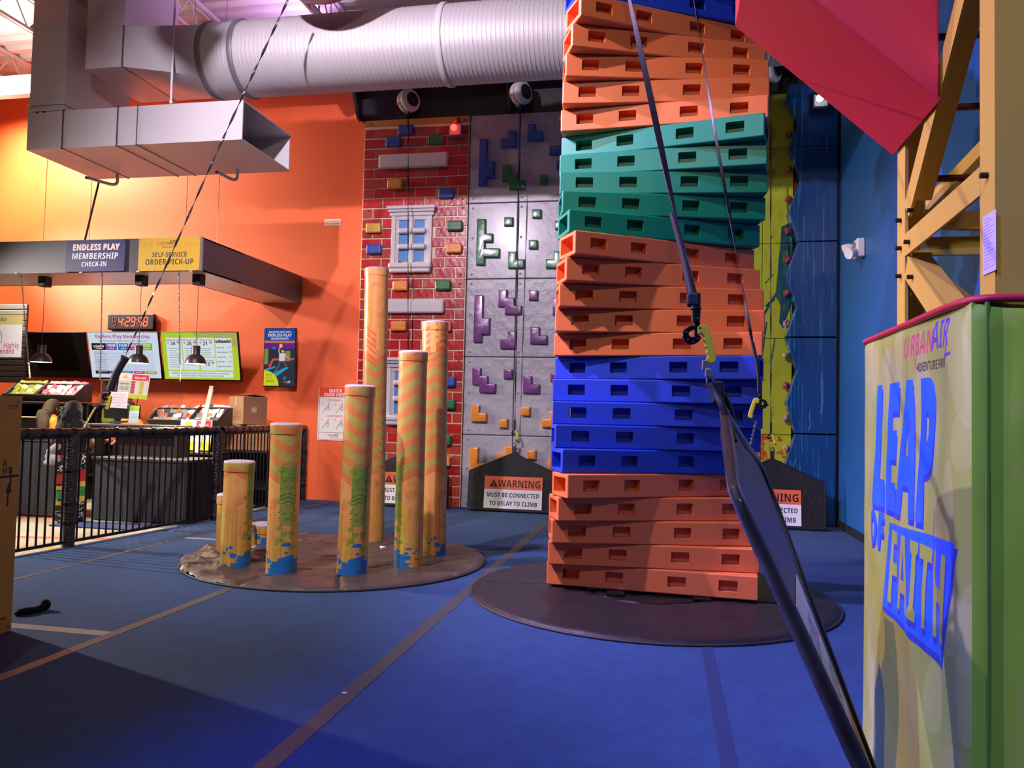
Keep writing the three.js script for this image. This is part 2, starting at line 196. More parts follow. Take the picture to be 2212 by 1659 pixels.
{
  const wrap = M(0xffffff, 0.32, { map: pillarPrint, bumpMap: rep(bumpSoft, 1.5, 5), bumpScale: 0.006, clearcoat: 0.35, clearcoatRoughness: 0.35 }), capMat = M(0xb0a4a8, 0.5), r = 0.137;
  const P = [
    [-3.399, -6.617, 1.386, 0.002, 44, 'round printed pillar with a green splash, standing second from the fence at the mat edge'],
    [-2.782, -6.77, 1.751, 0.031, 40, 'printed pillar with a green splash in front of the tallest pillar'],
    [-2.4, -7.237, 2.106, -0.007, -52, 'chevron printed pillar just left of the rearmost-right pillar'],
    [-2.353, -7.894, 2.478, -0.04, 112, 'second tallest printed pillar, the one nearest to the block tower side'],
    [-3.274, -8.537, 3.182, -0.04, 205, 'tallest printed pillar at the rear of the round brown mat'],
    [-3.936, -6.745, 1.019, 0.01, 96, 'waist-high printed pillar nearest the fence on the brown mat'],
    [-4.352, -7.34, 0.637, 0, 150, 'knee-high printed pillar half hidden behind the waist-high one'],
    [-4.225, -7.775, 0.284, 0.009, 80, 'shortest printed stump at the back of the brown mat'],
  ];
  for (const [x, z, h, dx, deg, label] of P) {
    const t = thing('climbing_pillar', label, 'pillar', [x, 0.03, z], 'printed pillars on the brown mat'); const hh = h - 0.03;
    t.rotation.z = -Math.atan2(dx, hh);
    const n = Math.max(8, Math.round(hh * 28)), g = new THREE.CylinderGeometry(r, r, hh - 0.03, 56, n, true), p = g.attributes.position;
    for (let i = 0; i < p.count; i++) { const y = p.getY(i), a = Math.atan2(p.getX(i), p.getZ(i)), wr = 1 + 0.012 * Math.abs(noise.noise(Math.cos(a) * 1.6 + x * 9, y * 9, Math.sin(a) * 1.6)) * (y < -hh * 0.1 ? 1 : 0.4); p.setX(i, p.getX(i) * wr); p.setZ(i, p.getZ(i) * wr); }
    g.computeVertexNormals(); { const uv = g.attributes.uv; for (let i = 0; i < p.count; i++) uv.setY(i, (p.getY(i) + (hh - 0.03) / 2) / (2048 / 595)); }
    g.translate(0, (hh - 0.03) / 2, 0).rotateY((deg - 180) * Math.PI / 180); mesh('printed_wrap', g, wrap, t);
    const band = new THREE.LatheGeometry([[r + 0.001, -0.1], [r + 0.005, -0.097], [r + 0.006, -0.03], [r + 0.004, -0.012]].map(([a, b]) => new THREE.Vector2(a, b)), 56); { const uv = band.attributes.uv, q = band.attributes.position; for (let i = 0; i < q.count; i++) uv.setY(i, (q.getY(i) + hh) / (2048 / 595)); }
    mesh('collar', band.translate(0, hh, 0).rotateY((deg - 180) * Math.PI / 180), wrap, t);
    mesh('cap', new THREE.LatheGeometry([[r + 0.004, -0.03], [r + 0.006, -0.015], [r, -0.003], [r - 0.03, 0.004], [0.001, 0.006]].map(([a, b]) => new THREE.Vector2(a, b)), 56).translate(0, hh, 0), capMat, t);
  }
}

// ---------- climbing wall: brick panel ----------
const vinyl = (c, o = {}) => M(c, 0.3, { bumpMap: rep(bumpSoft, 1.6, 1.6), bumpScale: 0.012, clearcoat: 0.5, clearcoatRoughness: 0.2, ...o });
const holdMats = { B: vinyl(lin(0.01, 0.06, 0.36)), G: vinyl(lin(0.01, 0.15, 0.04)), P: vinyl(lin(0.16, 0.04, 0.2)), O: vinyl(lin(0.75, 0.25, 0.03)), Y: vinyl(lin(0.65, 0.36, 0.04)) };
const JOINTS = [0, 1.184, 2.442, 3.709, 4.955, 6.418];
{
  const t = thing('brick_climbing_wall', 'red brick patterned padded climbing wall with white window frames', 'climbing wall', [-4.115, 0, -12.2]);
  const mortar = vinyl(0xe0cba6), reds = [vinyl(lin(0.46, 0.012, 0.012)), vinyl(lin(0.4, 0.01, 0.016)), vinyl(lin(0.45, 0.05, 0.03))], w = 1.83;
  for (let k = 0; k < 5; k++) mesh('panel', metreUV(rbox(w, JOINTS[k + 1] - JOINTS[k] - 0.006, 0.16, 0.01, 0, (JOINTS[k] + JOINTS[k + 1]) / 2, -0.09)), mortar, t);
  mesh('top_trim', rbox(w, 0.1, 0.02, 0.006, 0, 6.36, 0), M(lin(0.5, 0.2, 0.05), 0.5), t);
  const geoFor = new Map(), bh = 0.168;
  for (let row = 0; row < 37; row++) { const y = 0.09 + row * 0.1693; let x = -w / 2 + (row % 2 ? 0.0 : -0.17); while (x < w / 2 - 0.02) { let a = Math.max(-w / 2 + 0.006, x), b = Math.min(w / 2 - 0.006, x + 0.365); x += 0.365;
    if (b - a < 0.05) continue; const cx = (a + b) / 2, X = cx - 4.115;
    if (X > -4.42 && X < -3.84 && ((y > 3.86 && y < 4.86) || (y > 1.36 && y < 2.36))) continue;
    const L = +(b - a - 0.021).toFixed(3); if (!geoFor.has(L)) geoFor.set(L, metreUV(rbox(L, bh - 0.021, 0.016, 0.004, 0, 0, 0, 1)));
    const m = mesh('brick', geoFor.get(L), reds[Math.floor(rnd() * 3)], t); m.position.set(cx, y, -0.003); } }
  const hg = rbox(0.265, 0.165, 0.09, 0.03, 0, 0, 0.02, 3);
  for (const [c, x, y] of [["B", -4.281, 6.21], ["B", -4.491, 6.021], ["G", -3.758, 6.027], ["Y", -4.442, 5.305], ["B", -3.556, 5.118], ["Y", -4.797, 4.574], ["G", -3.398, 4.579], ["B", -4.775, 4.217], ["O", -3.398, 4.211], ["O", -4.297, 3.601], ["G", -3.569, 3.602], ["O", -4.305, 2.936], ["O", -3.543, 2.929], ["B", -3.45, 2.03], ["G", -3.44, 1.667], ["G", -3.492, 1.083], ["O", -3.496, 0.743]]) { const m = mesh('brick_hold', hg, holdMats[c], t); m.position.set(x + 4.115, y, 0.02); }
  const trim = M(0xc9c4c6, 0.4, { clearcoat: 0.3 }), pane = M(lin(0.13, 0.32, 0.68), 0.25, { clearcoat: 0.4 });
  const prof = (h, d) => [[0, 0], [d * 0.8, 0], [d, h * 0.12], [d, h * 0.4], [d * 0.7, h * 0.5], [d * 0.95, h * 0.62], [d * 0.95, h * 0.88], [d * 0.7, h], [0, h]];
  const ledge = (x0, x1, y0, y1, d) => extr(prof(y1 - y0, d), x1 - x0, 0.006).rotateY(-Math.PI / 2).rotateY(Math.PI).translate(0, 0, 0).applyMatrix4(new THREE.Matrix4().makeScale(1, 1, 1)).translate(x0 + 4.115, y0, 0.005);
  for (const [x0, x1, y0, y1] of [[-4.735, -3.537, 5.565, 5.803], [-4.69, -3.538, 3.145, 3.37]]) mesh('ledge', rbox(x1 - x0, y1 - y0, 0.1, 0.035, (x0 + x1) / 2 + 4.115, (y0 + y1) / 2, 0.045, 3), trim, t);
  for (const dy of [0, -2.51]) {
    const cx = -4.135 + 4.115;
    mesh('window_frame', merge([rbox(0.07, 0.85, 0.06, 0.012, cx - 0.315, 4.37 + dy, 0.02), rbox(0.07, 0.85, 0.06, 0.012, cx + 0.315, 4.37 + dy, 0.02), rbox(0.62, 0.09, 0.04, 0.01, cx, 4.745 + dy, 0.015), rbox(0.09, 0.8, 0.04, 0.01, cx, 4.37 + dy, 0.012), rbox(0.07, 0.85, 0.03, 0.01, cx - 0.255, 4.37 + dy, 0.01), rbox(0.07, 0.85, 0.03, 0.01, cx + 0.255, 4.37 + dy, 0.01)]), trim, t);
    for (const s of [-1, 1]) for (const [a, b] of [[4.02, 4.22], [4.28, 4.48], [4.54, 4.71]]) mesh('window_pane', box(0.185, b - a, 0.012, cx + s * 0.13, (a + b) / 2 + dy, 0), pane, t);
    for (const y of [4.25, 4.512]) mesh('window_bar', rbox(0.48, 0.085, 0.1, 0.03, cx + 0.015, y + dy, 0.05, 3), trim, t);
    mesh('window_hood', merge([rbox(0.84, 0.055, 0.13, 0.012, cx, 4.895 + dy, 0.06), rbox(0.8, 0.05, 0.1, 0.012, cx, 4.85 + dy, 0.045), rbox(0.76, 0.06, 0.07, 0.012, cx, 4.795 + dy, 0.03)]), trim, t);
    mesh('window_sill', merge([rbox(0.74, 0.09, 0.13, 0.03, cx, 3.93 + dy, 0.06, 3), rbox(0.7, 0.08, 0.11, 0.03, cx, 3.855 + dy, 0.05, 3)]), trim, t);
  }
  const stud = new THREE.SphereGeometry(0.017, 12, 8).scale(1, 1, 0.6); for (let k = 0; k < 5; k++) for (const x of [-0.8, 0.83]) for (const y of [JOINTS[k] + 0.075, JOINTS[k + 1] - 0.075]) { const m = mesh('button', stud, reds[1], t); m.position.set(x, y, 0.012); }
}
// ---------- climbing wall: grey panels with tetromino-like holds ----------
const HOLDS = [["B",[[-3.024,6.004],[-2.883,5.997],[-2.881,5.628],[-2.756,5.623],[-2.758,5.354],[-2.882,5.358],[-2.882,5.224],[-3.028,5.232]]],["B",[[-2.669,5.992],[-2.542,5.987],[-2.542,6.116],[-2.408,6.109],[-2.406,5.837],[-2.665,5.849]]],["B",[[-2.231,6.208],[-2.099,6.201],[-2.09,6.083],[-1.972,6.074],[-1.976,5.925],[-2.229,5.94]]],["B",[[-1.868,5.838],[-1.615,5.834],[-1.615,5.679],[-1.865,5.689]]],["B",[[-1.746,5.589],[-1.61,5.585],[-1.614,5.453],[-1.744,5.454]]],["G",[[-2.629,5.546],[-2.496,5.544],[-2.493,5.423],[-2.374,5.415],[-2.368,5.297],[-2.243,5.289],[-2.247,5.143],[-2.512,5.152],[-2.511,5.277],[-2.63,5.285]]],["G",[[-2.021,5.373],[-1.89,5.368],[-1.883,5.223],[-2.017,5.224]]],["G",[[-2.578,4.702],[-2.431,4.698],[-2.428,4.556],[-2.575,4.559]]],["G",[[-2.12,4.817],[-1.977,4.813],[-1.974,4.672],[-2.117,4.675]]],["G",[[-2.168,4.32],[-2.026,4.317],[-2.023,4.176],[-2.164,4.179]]],["G",[[-3.029,4.685],[-2.883,4.681],[-2.881,4.442],[-2.758,4.439],[-2.758,4.3],[-2.885,4.303],[-2.886,4.2],[-2.64,4.195],[-2.64,4.049],[-2.882,4.054],[-2.883,3.929],[-3.028,3.931]]],["G",[[-2.499,4.136],[-2.363,4.133],[-2.356,4.013],[-2.228,4.007],[-2.225,3.866],[-2.496,3.87]]],["G",[[-1.885,4.002],[-1.759,4.0],[-1.758,4.126],[-1.629,4.123],[-1.627,3.858],[-1.882,3.862]]],["G",[[-1.751,4.62],[-1.616,4.617],[-1.613,4.478],[-1.748,4.481]]],["P",[[-3.039,3.438],[-2.892,3.437],[-2.887,3.066],[-2.774,3.066],[-2.772,2.806],[-2.895,2.805],[-2.897,2.681],[-3.039,2.68]]],["P",[[-2.644,3.521],[-2.499,3.519],[-2.501,3.399],[-2.379,3.394],[-2.377,3.27],[-2.256,3.265],[-2.262,3.127],[-2.532,3.128],[-2.53,3.252],[-2.647,3.253]]],["P",[[-2.15,3.507],[-2.002,3.506],[-2.004,3.355],[-2.147,3.356]]],["P",[[-2.597,2.723],[-2.471,2.724],[-2.469,2.848],[-2.344,2.848],[-2.342,2.578],[-2.593,2.577]]],["P",[[-2.109,2.921],[-1.962,2.921],[-1.959,2.794],[-1.835,2.79],[-1.837,2.654],[-2.108,2.657]]],["P",[[-1.766,3.376],[-1.629,3.375],[-1.628,3.117],[-1.76,3.117]]],["P",[[-3.047,2.26],[-2.9,2.257],[-2.897,2.133],[-2.784,2.134],[-2.781,2.011],[-2.65,2.008],[-2.656,1.866],[-2.923,1.866],[-2.926,1.99],[-3.04,1.993]]],["P",[[-2.529,2.238],[-2.385,2.24],[-2.386,2.098],[-2.526,2.096]]],["P",[[-2.211,2.137],[-2.069,2.139],[-2.066,2.012],[-1.942,2.009],[-1.944,1.869],[-2.21,1.864]]],["P",[[-1.773,2.197],[-1.636,2.198],[-1.634,2.063],[-1.77,2.061]]],["O",[[-3.05,1.657],[-2.909,1.66],[-2.91,1.536],[-2.788,1.534],[-2.789,1.397],[-3.043,1.391]]],["O",[[-2.585,1.443],[-2.445,1.446],[-2.442,1.31],[-2.581,1.307]]],["O",[[-2.233,1.646],[-2.085,1.649],[-2.087,1.509],[-2.229,1.506]]],["O",[[-1.894,1.464],[-1.771,1.467],[-1.769,1.588],[-1.637,1.591],[-1.637,1.335],[-1.891,1.329]]],["O",[[-3.056,0.979],[-2.91,0.983],[-2.909,0.732],[-2.777,0.732],[-2.774,0.605],[-3.051,0.595]]],["O",[[-2.604,0.893],[-2.483,0.896],[-2.481,1.014],[-2.338,1.019],[-2.342,0.779],[-2.601,0.77]]],["O",[[-2.12,0.957],[-1.979,0.962],[-1.976,0.823],[-2.117,0.818]]],["O",[[-1.78,0.838],[-1.645,0.843],[-1.64,0.602],[-1.78,0.596]]]];
{
  const t = thing('grey_climbing_wall', 'grey padded climbing wall with blue, green, purple and orange stepped holds', 'climbing wall', [-1.53, 0, -12.2]);
  const grey = vinyl(0xa9a6ad, { roughness: 0.38, clearcoat: 0.25, bumpScale: 0.02 }), xs = [-3.19, -2.365, -1.54, -0.71, 0.12];
  for (let c = 0; c < 4; c++) for (let k = 0; k < 5; k++) mesh('panel', metreUV(rbox(xs[c + 1] - xs[c] - 0.008, JOINTS[k + 1] - JOINTS[k] - 0.008, 0.16, 0.014, (xs[c] + xs[c + 1]) / 2 + 1.53, (JOINTS[k] + JOINTS[k + 1]) / 2, -0.09)), grey, t);
  for (const [c, pts] of HOLDS) mesh('stepped_hold', metreUV(toCreasedNormals(extr(pts.map(([x, y]) => [x + 1.53, y]).reverse(), 0.07, 0.02, 3), 0.7)), holdMats[c], t).position.z = -0.01;
  const stud = new THREE.SphereGeometry(0.02, 12, 8).scale(1, 1, 0.6);
  for (let c = 0; c < 2; c++) for (let k = 0; k < 5; k++) for (const y of [JOINTS[k] + 0.08, (JOINTS[k] + JOINTS[k + 1]) / 2 + 0.05, JOINTS[k + 1] - 0.08]) { const m = mesh('button', stud, grey, t); m.position.set(xs[c] + 0.08 + 1.53 + (c ? -0.02 : 0), y, -0.006); }
}
// ---------- climbing wall: yellow panels with a blue wave edge ----------
{
  const t = thing('wave_climbing_wall', 'yellow climbing wall with splashes and a blue zigzag wave edge', 'climbing wall', [1.3, 0, -12.2]);
  const yPrint = canvas(512, 2048, (g, w, h) => { // 1.75 m wide, 6.4 m tall
    g.fillStyle = '#b4bd22'; g.fillRect(0, 0, w, h); const X = (x) => (x - 0.12) / 1.75 * w, Y = (y) => h - y / 6.42 * h;
    g.fillStyle = '#a0862e'; for (let y = 5.6; y < 6.4; y += 0.3) { g.beginPath(); g.moveTo(X(1.4), Y(y)); g.lineTo(X(1.62), Y(y - 0.3)); g.lineTo(X(1.5), Y(y - 0.62)); g.lineTo(X(1.38), Y(y - 0.3)); g.fill(); }
    g.fillStyle = '#0d4a55'; const blob = [[1.8, 4.5], [1.7, 4.45], [1.69, 4.2], [1.66, 3.9], [1.64, 3.6], [1.62, 3.4], [1.7, 3.25], [1.68, 3.0], [1.74, 2.9], [1.78, 3.05], [1.87, 3.3], [1.87, 4.5]]; g.beginPath(); blob.forEach(([x, y], i) => (i ? g.lineTo(X(x), Y(y)) : g.moveTo(X(x), Y(y)))); g.fill();
    g.lineCap = 'round'; g.strokeStyle = '#0d3f45'; for (const [a, b, c, d, l] of [[1.64, 3.45, 1.45, 3.1, 9], [1.6, 3.35, 1.5, 3.25, 12], [1.48, 3.6, 1.58, 3.72, 6], [1.62, 2.75, 1.58, 2.45, 5], [1.5, 3.0, 1.44, 2.5, 6]]) { g.lineWidth = l; g.beginPath(); g.moveTo(X(a), Y(b)); g.lineTo(X(c), Y(d)); g.stroke(); }
    for (const [x, y, r] of [[1.56, 2.4, 5], [1.58, 2.2, 3], [1.52, 1.75, 6], [1.6, 1.72, 3], [1.62, 5.0, 3], [1.56, 4.3, 4]]) { g.fillStyle = '#0d3f45'; g.beginPath(); g.arc(X(x), Y(y), r, 0, 7); g.fill(); }
    g.fillStyle = '#c24a1e'; for (let i = 0; i < 46; i++) { const x = rr(1.36, 1.78), y = rr(0.85, 1.32), r = rr(2, 9) * (x < 1.5 ? 1.6 : 0.9); g.beginPath(); g.ellipse(X(x), Y(y), r, r * 1.3, rr(0, 3), 0, 7); g.fill(); }
    for (let i = 0; i < 900; i++) { g.fillStyle = i % 2 ? 'rgba(150,150,20,.18)' : 'rgba(200,205,60,.18)'; g.beginPath(); g.ellipse(rr(0, w), rr(0, h), rr(3, 14), rr(6, 34), 0, 0, 7); g.fill(); }
  });
  const yel = M(0xffffff, 0.42, { map: yPrint, bumpMap: rep(bumpSoft, 2, 6), bumpScale: 0.006 }), J = [0, 1.31, 2.755, 4.2, 5.66, 6.5];
  for (let k = 0; k < 5; k++) for (const [a, b] of [[0.12, 1.43], [1.43, 1.87]]) mesh('yellow_panel', fitUV(rbox(b - a - 0.006, J[k + 1] - J[k] - 0.006, 0.15, 0.008, (a + b) / 2 - 1.3, (J[k] + J[k + 1]) / 2, -0.08), 0, 0.12 - 1.3, 1.87 - 1.3, 1, 0, 6.42), yel, t);
  const wPrint = canvas(512, 2048, (g, w, h) => { g.fillStyle = '#0b3f78'; g.fillRect(0, 0, w, h); g.lineCap = 'round';
    for (let i = 0; i < 120; i++) { const x = i < 70 ? rr(0, 0.35) * w : rr(0.3, 1) * w, y = rr(-0.05, 1) * h, L = rr(60, 330), a = rr(-26, 26); g.strokeStyle = ['rgba(60,170,190,.5)', 'rgba(130,205,225,.5)', 'rgba(20,110,160,.6)', 'rgba(8,40,92,.6)', 'rgba(40,150,170,.4)'][i % 5]; g.lineWidth = rr(2, i < 70 ? 12 : 9); g.beginPath(); g.moveTo(x, y); g.bezierCurveTo(x + a, y + L * 0.3, x - a, y + L * 0.6, x + a * 0.6, y + L); g.stroke(); } });
  const wave = M(0xffffff, 0.35, { map: wPrint, bumpMap: rep(bumpSoft, 2, 5), bumpScale: 0.008, clearcoat: 0.3 });
  const Zg = [[[1.765, 6.55], [1.724, 6.326], [1.9, 5.999], [1.785, 5.587]], [[1.785, 5.587], [1.942, 5.127], [1.764, 4.605], [1.914, 4.175]], [[1.914, 4.175], [1.746, 3.691], [1.898, 3.205], [1.748, 2.758]], [[1.75, 2.75], [1.907, 2.271], [1.761, 1.793], [1.892, 1.338]], [[1.895, 1.33], [1.768, 0.91], [1.811, 0.618], [1.785, 0.0]]];
  for (const z of Zg) { const a = z[0][1] - 0.006, b = z[3][1] + 0.006, pts = [...z.map(([x, y], i) => [x - 1.3, i === 0 ? a : i === 3 ? b : y]), [2.455 - 1.3, b], [2.455 - 1.3, a]]; mesh('wave_slab', fitUV(extr(pts.reverse(), 0.24, 0.008), 0, 0.42, 1.18, 1, 0, 6.6), wave, t).position.z = -0.04; }
  mesh('side_channel', box(0.04, 6.5, 0.2, 2.475 - 1.3, 3.25, 0.06), BLACK, t);
  const rock = [M(lin(0.28, 0.04, 0.05), 0.5), M(lin(0.4, 0.2, 0.22), 0.5), M(lin(0.35, 0.28, 0.14), 0.5)], rg = new THREE.IcosahedronGeometry(0.062, 0).scale(0.9, 1.1, 1.0);
  [[1.819, 6.259], [1.805, 5.825], [1.81, 5.29], [1.806, 4.845], [1.798, 4.365], [1.801, 3.936], [1.8, 3.432], [1.797, 2.969], [1.789, 2.492], [1.793, 2.044], [1.796, 1.558], [1.8, 1.113]].forEach(([x, y], i) => { const m = mesh('rock_hold', rg, rock[i < 7 ? 0 : i % 3], t); m.position.set(x - 0.02 - 1.3, y, 0.08); m.rotation.set(i, i * 2, 0.3 * i); });
}
// black header over the climbing walls with its struts
{
  const t = thing('wall_header', 'black steel header above the climbing walls', 'header', [-1.3, 6.43, -12.2]);
  mesh('header_panel', box(7.6, 1.1, 0.1, 0, 0.55, -0.1), BLACK, t);
  const rk = extr([[0, 0], [0.12, 0.02], [0.38, 0.42], [0.38, 1.1], [0, 1.1]], 0.05);
  for (const x of [-3.8, -2.95, -1.2, 0.6, 2.2, 3.7]) mesh('bracket', rk.clone().rotateY(-Math.PI / 2).translate(x, 0, -0.05), DARK, t);
  mesh('front_beam', box(7.6, 0.12, 0.08, 0, 0.95, 0.34), DARK, t);
}
// auto belay units under the header and their straps down to the gates
function autoBelay(x, y, z, label, turn = -0.6) {
  const t = thing('auto_belay', label, 'auto belay', [x, y, z], 'auto belays under the black header'); t.rotation.y = turn;
  const L = (pts) => new THREE.LatheGeometry(pts.map(([a, b]) => new THREE.Vector2(a, b)), 40).rotateZ(-Math.PI / 2);
  mesh('body', L([[0.001, -0.1], [0.13, -0.1], [0.17, -0.085], [0.18, -0.06], [0.18, -0.015], [0.165, -0.01], [0.165, 0.01], [0.18, 0.015], [0.18, 0.06], [0.17, 0.085], [0.12, 0.1], [0.001, 0.1]]), M(0xbcb8b8, 0.4), t);
  mesh('side_disc', L([[0.001, 0.1], [0.11, 0.1], [0.115, 0.112], [0.1, 0.12], [0.001, 0.12]]), DARK, t);
  mesh('centre_band', L([[0.166, -0.009], [0.168, 0], [0.166, 0.009]]), M(0x1d2c55, 0.4), t);
  mesh('warning_tag', rbox(0.05, 0.06, 0.006, 0.002, -0.06, -0.06, 0.17), M(0xc85a3a, 0.6), t);
  mesh('hanger', merge([bar([0, 0.17, 0], [0, 0.42, 0], 0.012), new THREE.TorusGeometry(0.03, 0.01, 8, 16).translate(0, 0.19, 0)]), STEEL, t);
  mesh('nozzle', rbox(0.06, 0.05, 0.05, 0.008, 0, -0.195, 0), BLACK, t);
}
autoBelay(-4.14, 6.56, -11.84, 'round grey auto belay unit above the brick climbing wall');
autoBelay(-2.285, 6.58, -11.84, 'round grey auto belay unit above the grey climbing wall');
autoBelay(1.48, 6.7, -11.84, 'round grey auto belay unit above the yellow climbing wall');

// ---------- belay gates and climbing straps ----------
const warnSign = (flip) => canvas(512, 288, (g, w, h) => {
  if (flip) { g.translate(w, h); g.rotate(Math.PI); }
  g.fillStyle = '#e9e7e6'; g.fillRect(0, 0, w, h); g.fillStyle = '#e2673a'; g.fillRect(0, 0, w, 112);
  g.fillStyle = '#151213'; g.beginPath(); g.moveTo(44, 92); g.lineTo(82, 26); g.lineTo(120, 92); g.fill(); txt(g, '!', 82, 70, 48, '#e2673a');
  txt(g, 'WARNING', 310, 62, 86, '#151213', { sx: 0.9 }); txt(g, 'MUST BE CONNECTED', 256, 160, 52, '#151213', { sx: 0.86 }); txt(g, 'TO BELAY TO CLIMB', 262, 232, 52, '#151213', { sx: 0.86 });
});
const gateCloth = M(0x08080a, 0.7, { bumpMap: rep(bumpSoft, 2, 2), bumpScale: 0.012 }), signMat = M(0xffffff, 0.5, { map: warnSign() });
function belayGate(x, z, w, hs, ha, sx, label, tilt = -0.12) {
  const t = thing('belay_gate', label, 'belay gate', [x, 0, z], 'black belay gates below the climbing walls'); t.rotation.x = tilt;
  const pts = [[-w / 2, 0.02], [w / 2, 0.02], [w / 2, hs], [w * 0.06, ha - 0.02], [0, ha], [-w * 0.06, ha - 0.02], [-w / 2, hs]];
  const g = extr(pts, 0.03, 0.01); mesh('cloth', metreUV(g), gateCloth, t);
  mesh('foot_bar', rbox(w, 0.05, 0.06, 0.015, 0, 0.03, 0.015), BLACK, t);
  mesh('hem', merge([bar([-w / 2, hs, 0.02], [0, ha, 0.02], 0.012), bar([w / 2, hs, 0.02], [0, ha, 0.02], 0.012), bar([-w / 2, 0.03, 0.02], [-w / 2, hs, 0.02], 0.012), bar([w / 2, 0.03, 0.02], [w / 2, hs, 0.02], 0.012)]), BLACK, t);
  mesh('warning_sign', rbox(0.92, 0.52, 0.004, 0.001, sx, 0.29, 0.034), signMat, t);
  mesh('strap_loop', merge([rbox(0.06, 0.13, 0.012, 0.004, 0, ha + 0.045, 0.012), new THREE.TorusGeometry(0.03, 0.006, 8, 16).translate(0, ha + 0.13, 0.012)]), BLACK, t);
}
belayGate(-4.05, -11.98, 1.36, 0.58, 0.9, 0.02, 'black belay gate with warning sign in front of the brick wall, half hidden by pillars');
belayGate(-2.31, -11.95, 1.4, 0.62, 0.92, 0.02, 'black belay gate with full warning sign in front of the grey wall');
belayGate(1.52, -11.5, 1.4, 0.66, 0.98, -0.08, 'black belay gate with warning sign in front of the yellow and blue wave wall');

const ribbon = (pts, w, twist = 0, th = 0.003) => { // flat webbing along a polyline; it may twist
  const c = new THREE.CatmullRomCurve3(pts.map((p) => V(...p))), n = pts.length * 24, pos = [], idx = [], uv = [];
  for (let i = 0; i <= n; i++) { const p = c.getPoint(i / n), y = c.getTangent(i / n), x = V(1, 0, 0.15).addScaledVector(y, -y.dot(V(1, 0, 0.15))).normalize(), z = x.clone().cross(y), a = twist * i / n * 6.283, u = x.clone().multiplyScalar(Math.cos(a)).addScaledVector(z, Math.sin(a)), v = u.clone().cross(y), W = typeof w === 'function' ? w(i / n) : w;
    for (const [s, q] of [[-1, -1], [1, -1], [1, 1], [-1, 1]]) { const k = p.clone().addScaledVector(u, s * W / 2).addScaledVector(v, q * th / 2); pos.push(k.x, k.y, k.z); uv.push(s, i / n * 20); }
    if (i) for (let k = 0; k < 4; k++) { const a0 = (i - 1) * 4 + k, b0 = (i - 1) * 4 + (k + 1) % 4; idx.push(a0, b0, a0 + 4, b0, b0 + 4, a0 + 4); } }
  const g = new THREE.BufferGeometry(); g.setAttribute('position', new THREE.Float32BufferAttribute(pos, 3)); g.setAttribute('uv', new THREE.Float32BufferAttribute(uv, 2)); g.setIndex(idx); const q = g.toNonIndexed(); q.computeVertexNormals(); return q; };
// belay connector: black jaw and a yellow finger grip; origin at its top pin, hanging down -y
function connector(parent, pos, rot, s = 1) {
  const k = new THREE.Group(); k.name = 'connector'; parent.add(k); k.position.set(...pos); k.rotation.set(...rot); k.scale.setScalar(s);
  const grip = new THREE.Shape(); grip.moveTo(-0.005, -0.015); grip.bezierCurveTo(0.012, -0.002, 0.03, -0.006, 0.034, -0.03); grip.bezierCurveTo(0.044, -0.07, 0.05, -0.1, 0.05, -0.118); grip.bezierCurveTo(0.05, -0.134, 0.03, -0.138, 0.024, -0.13); grip.lineTo(0.02, -0.118); for (let i = 0; i < 4; i++) { const y = -0.118 + i * 0.02; grip.quadraticCurveTo(0.028 - i * 0.003, y + 0.01, 0.02 - i * 0.004, y + 0.02); } grip.lineTo(-0.006, -0.04); grip.closePath();
  mesh('grip', extr(grip, 0.022, 0.005, 3).translate(0, 0, -0.011), YEL, k);
  const jaw = new THREE.Shape(); jaw.absarc(-0.022, -0.04, 0.03, 0.9, 0.9 + 5.1, false); jaw.lineTo(-0.012, -0.028); jaw.absarc(-0.022, -0.036, 0.01, 5.6, 1.4, true); jaw.closePath();
  mesh('jaw', merge([extr(jaw, 0.014, 0.003).translate(0, 0, -0.007), rbox(0.018, 0.055, 0.016, 0.004, -0.004, -0.006, 0)]), M(0x111214, 0.3, { metalness: 0.4 }), k);
  const pin = cyl(0.0035, 0.0035, 0.026, 10).rotateX(Math.PI / 2); for (const [x, y] of [[-0.004, 0.012], [-0.04, -0.03], [-0.036, -0.054], [-0.02, -0.062], [-0.006, -0.052], [0.002, -0.018]]) { const m = mesh('rivet', pin, STEEL, k); m.position.set(x, y, 0); }
  return k;
}
function chain(a, b, n, sag, mat, name, parent, s = 1) { const A = V(...a), B = V(...b), L = A.distanceTo(B), lg = new THREE.TorusGeometry(0.011 * s, 0.0032 * s, 6, 12).scale(0.75, 1.45, 1), geos = [];
  for (let i = 0; i < n; i++) { const t = (i + 0.5) / n, p = A.clone().lerp(B, t); p.y -= sag * 4 * t * (1 - t); const d = B.clone().sub(A).normalize(); d.y -= sag * 4 * (1 - 2 * t) / L; d.normalize(); const g = lg.clone().rotateY(i % 2 ? Math.PI / 2 : 0.2); g.applyQuaternion(new THREE.Quaternion().setFromUnitVectors(V(0, 1, 0), d)); geos.push(g.translate(p.x, p.y, p.z)); }
  return mesh(name, merge(geos), mat, parent); }
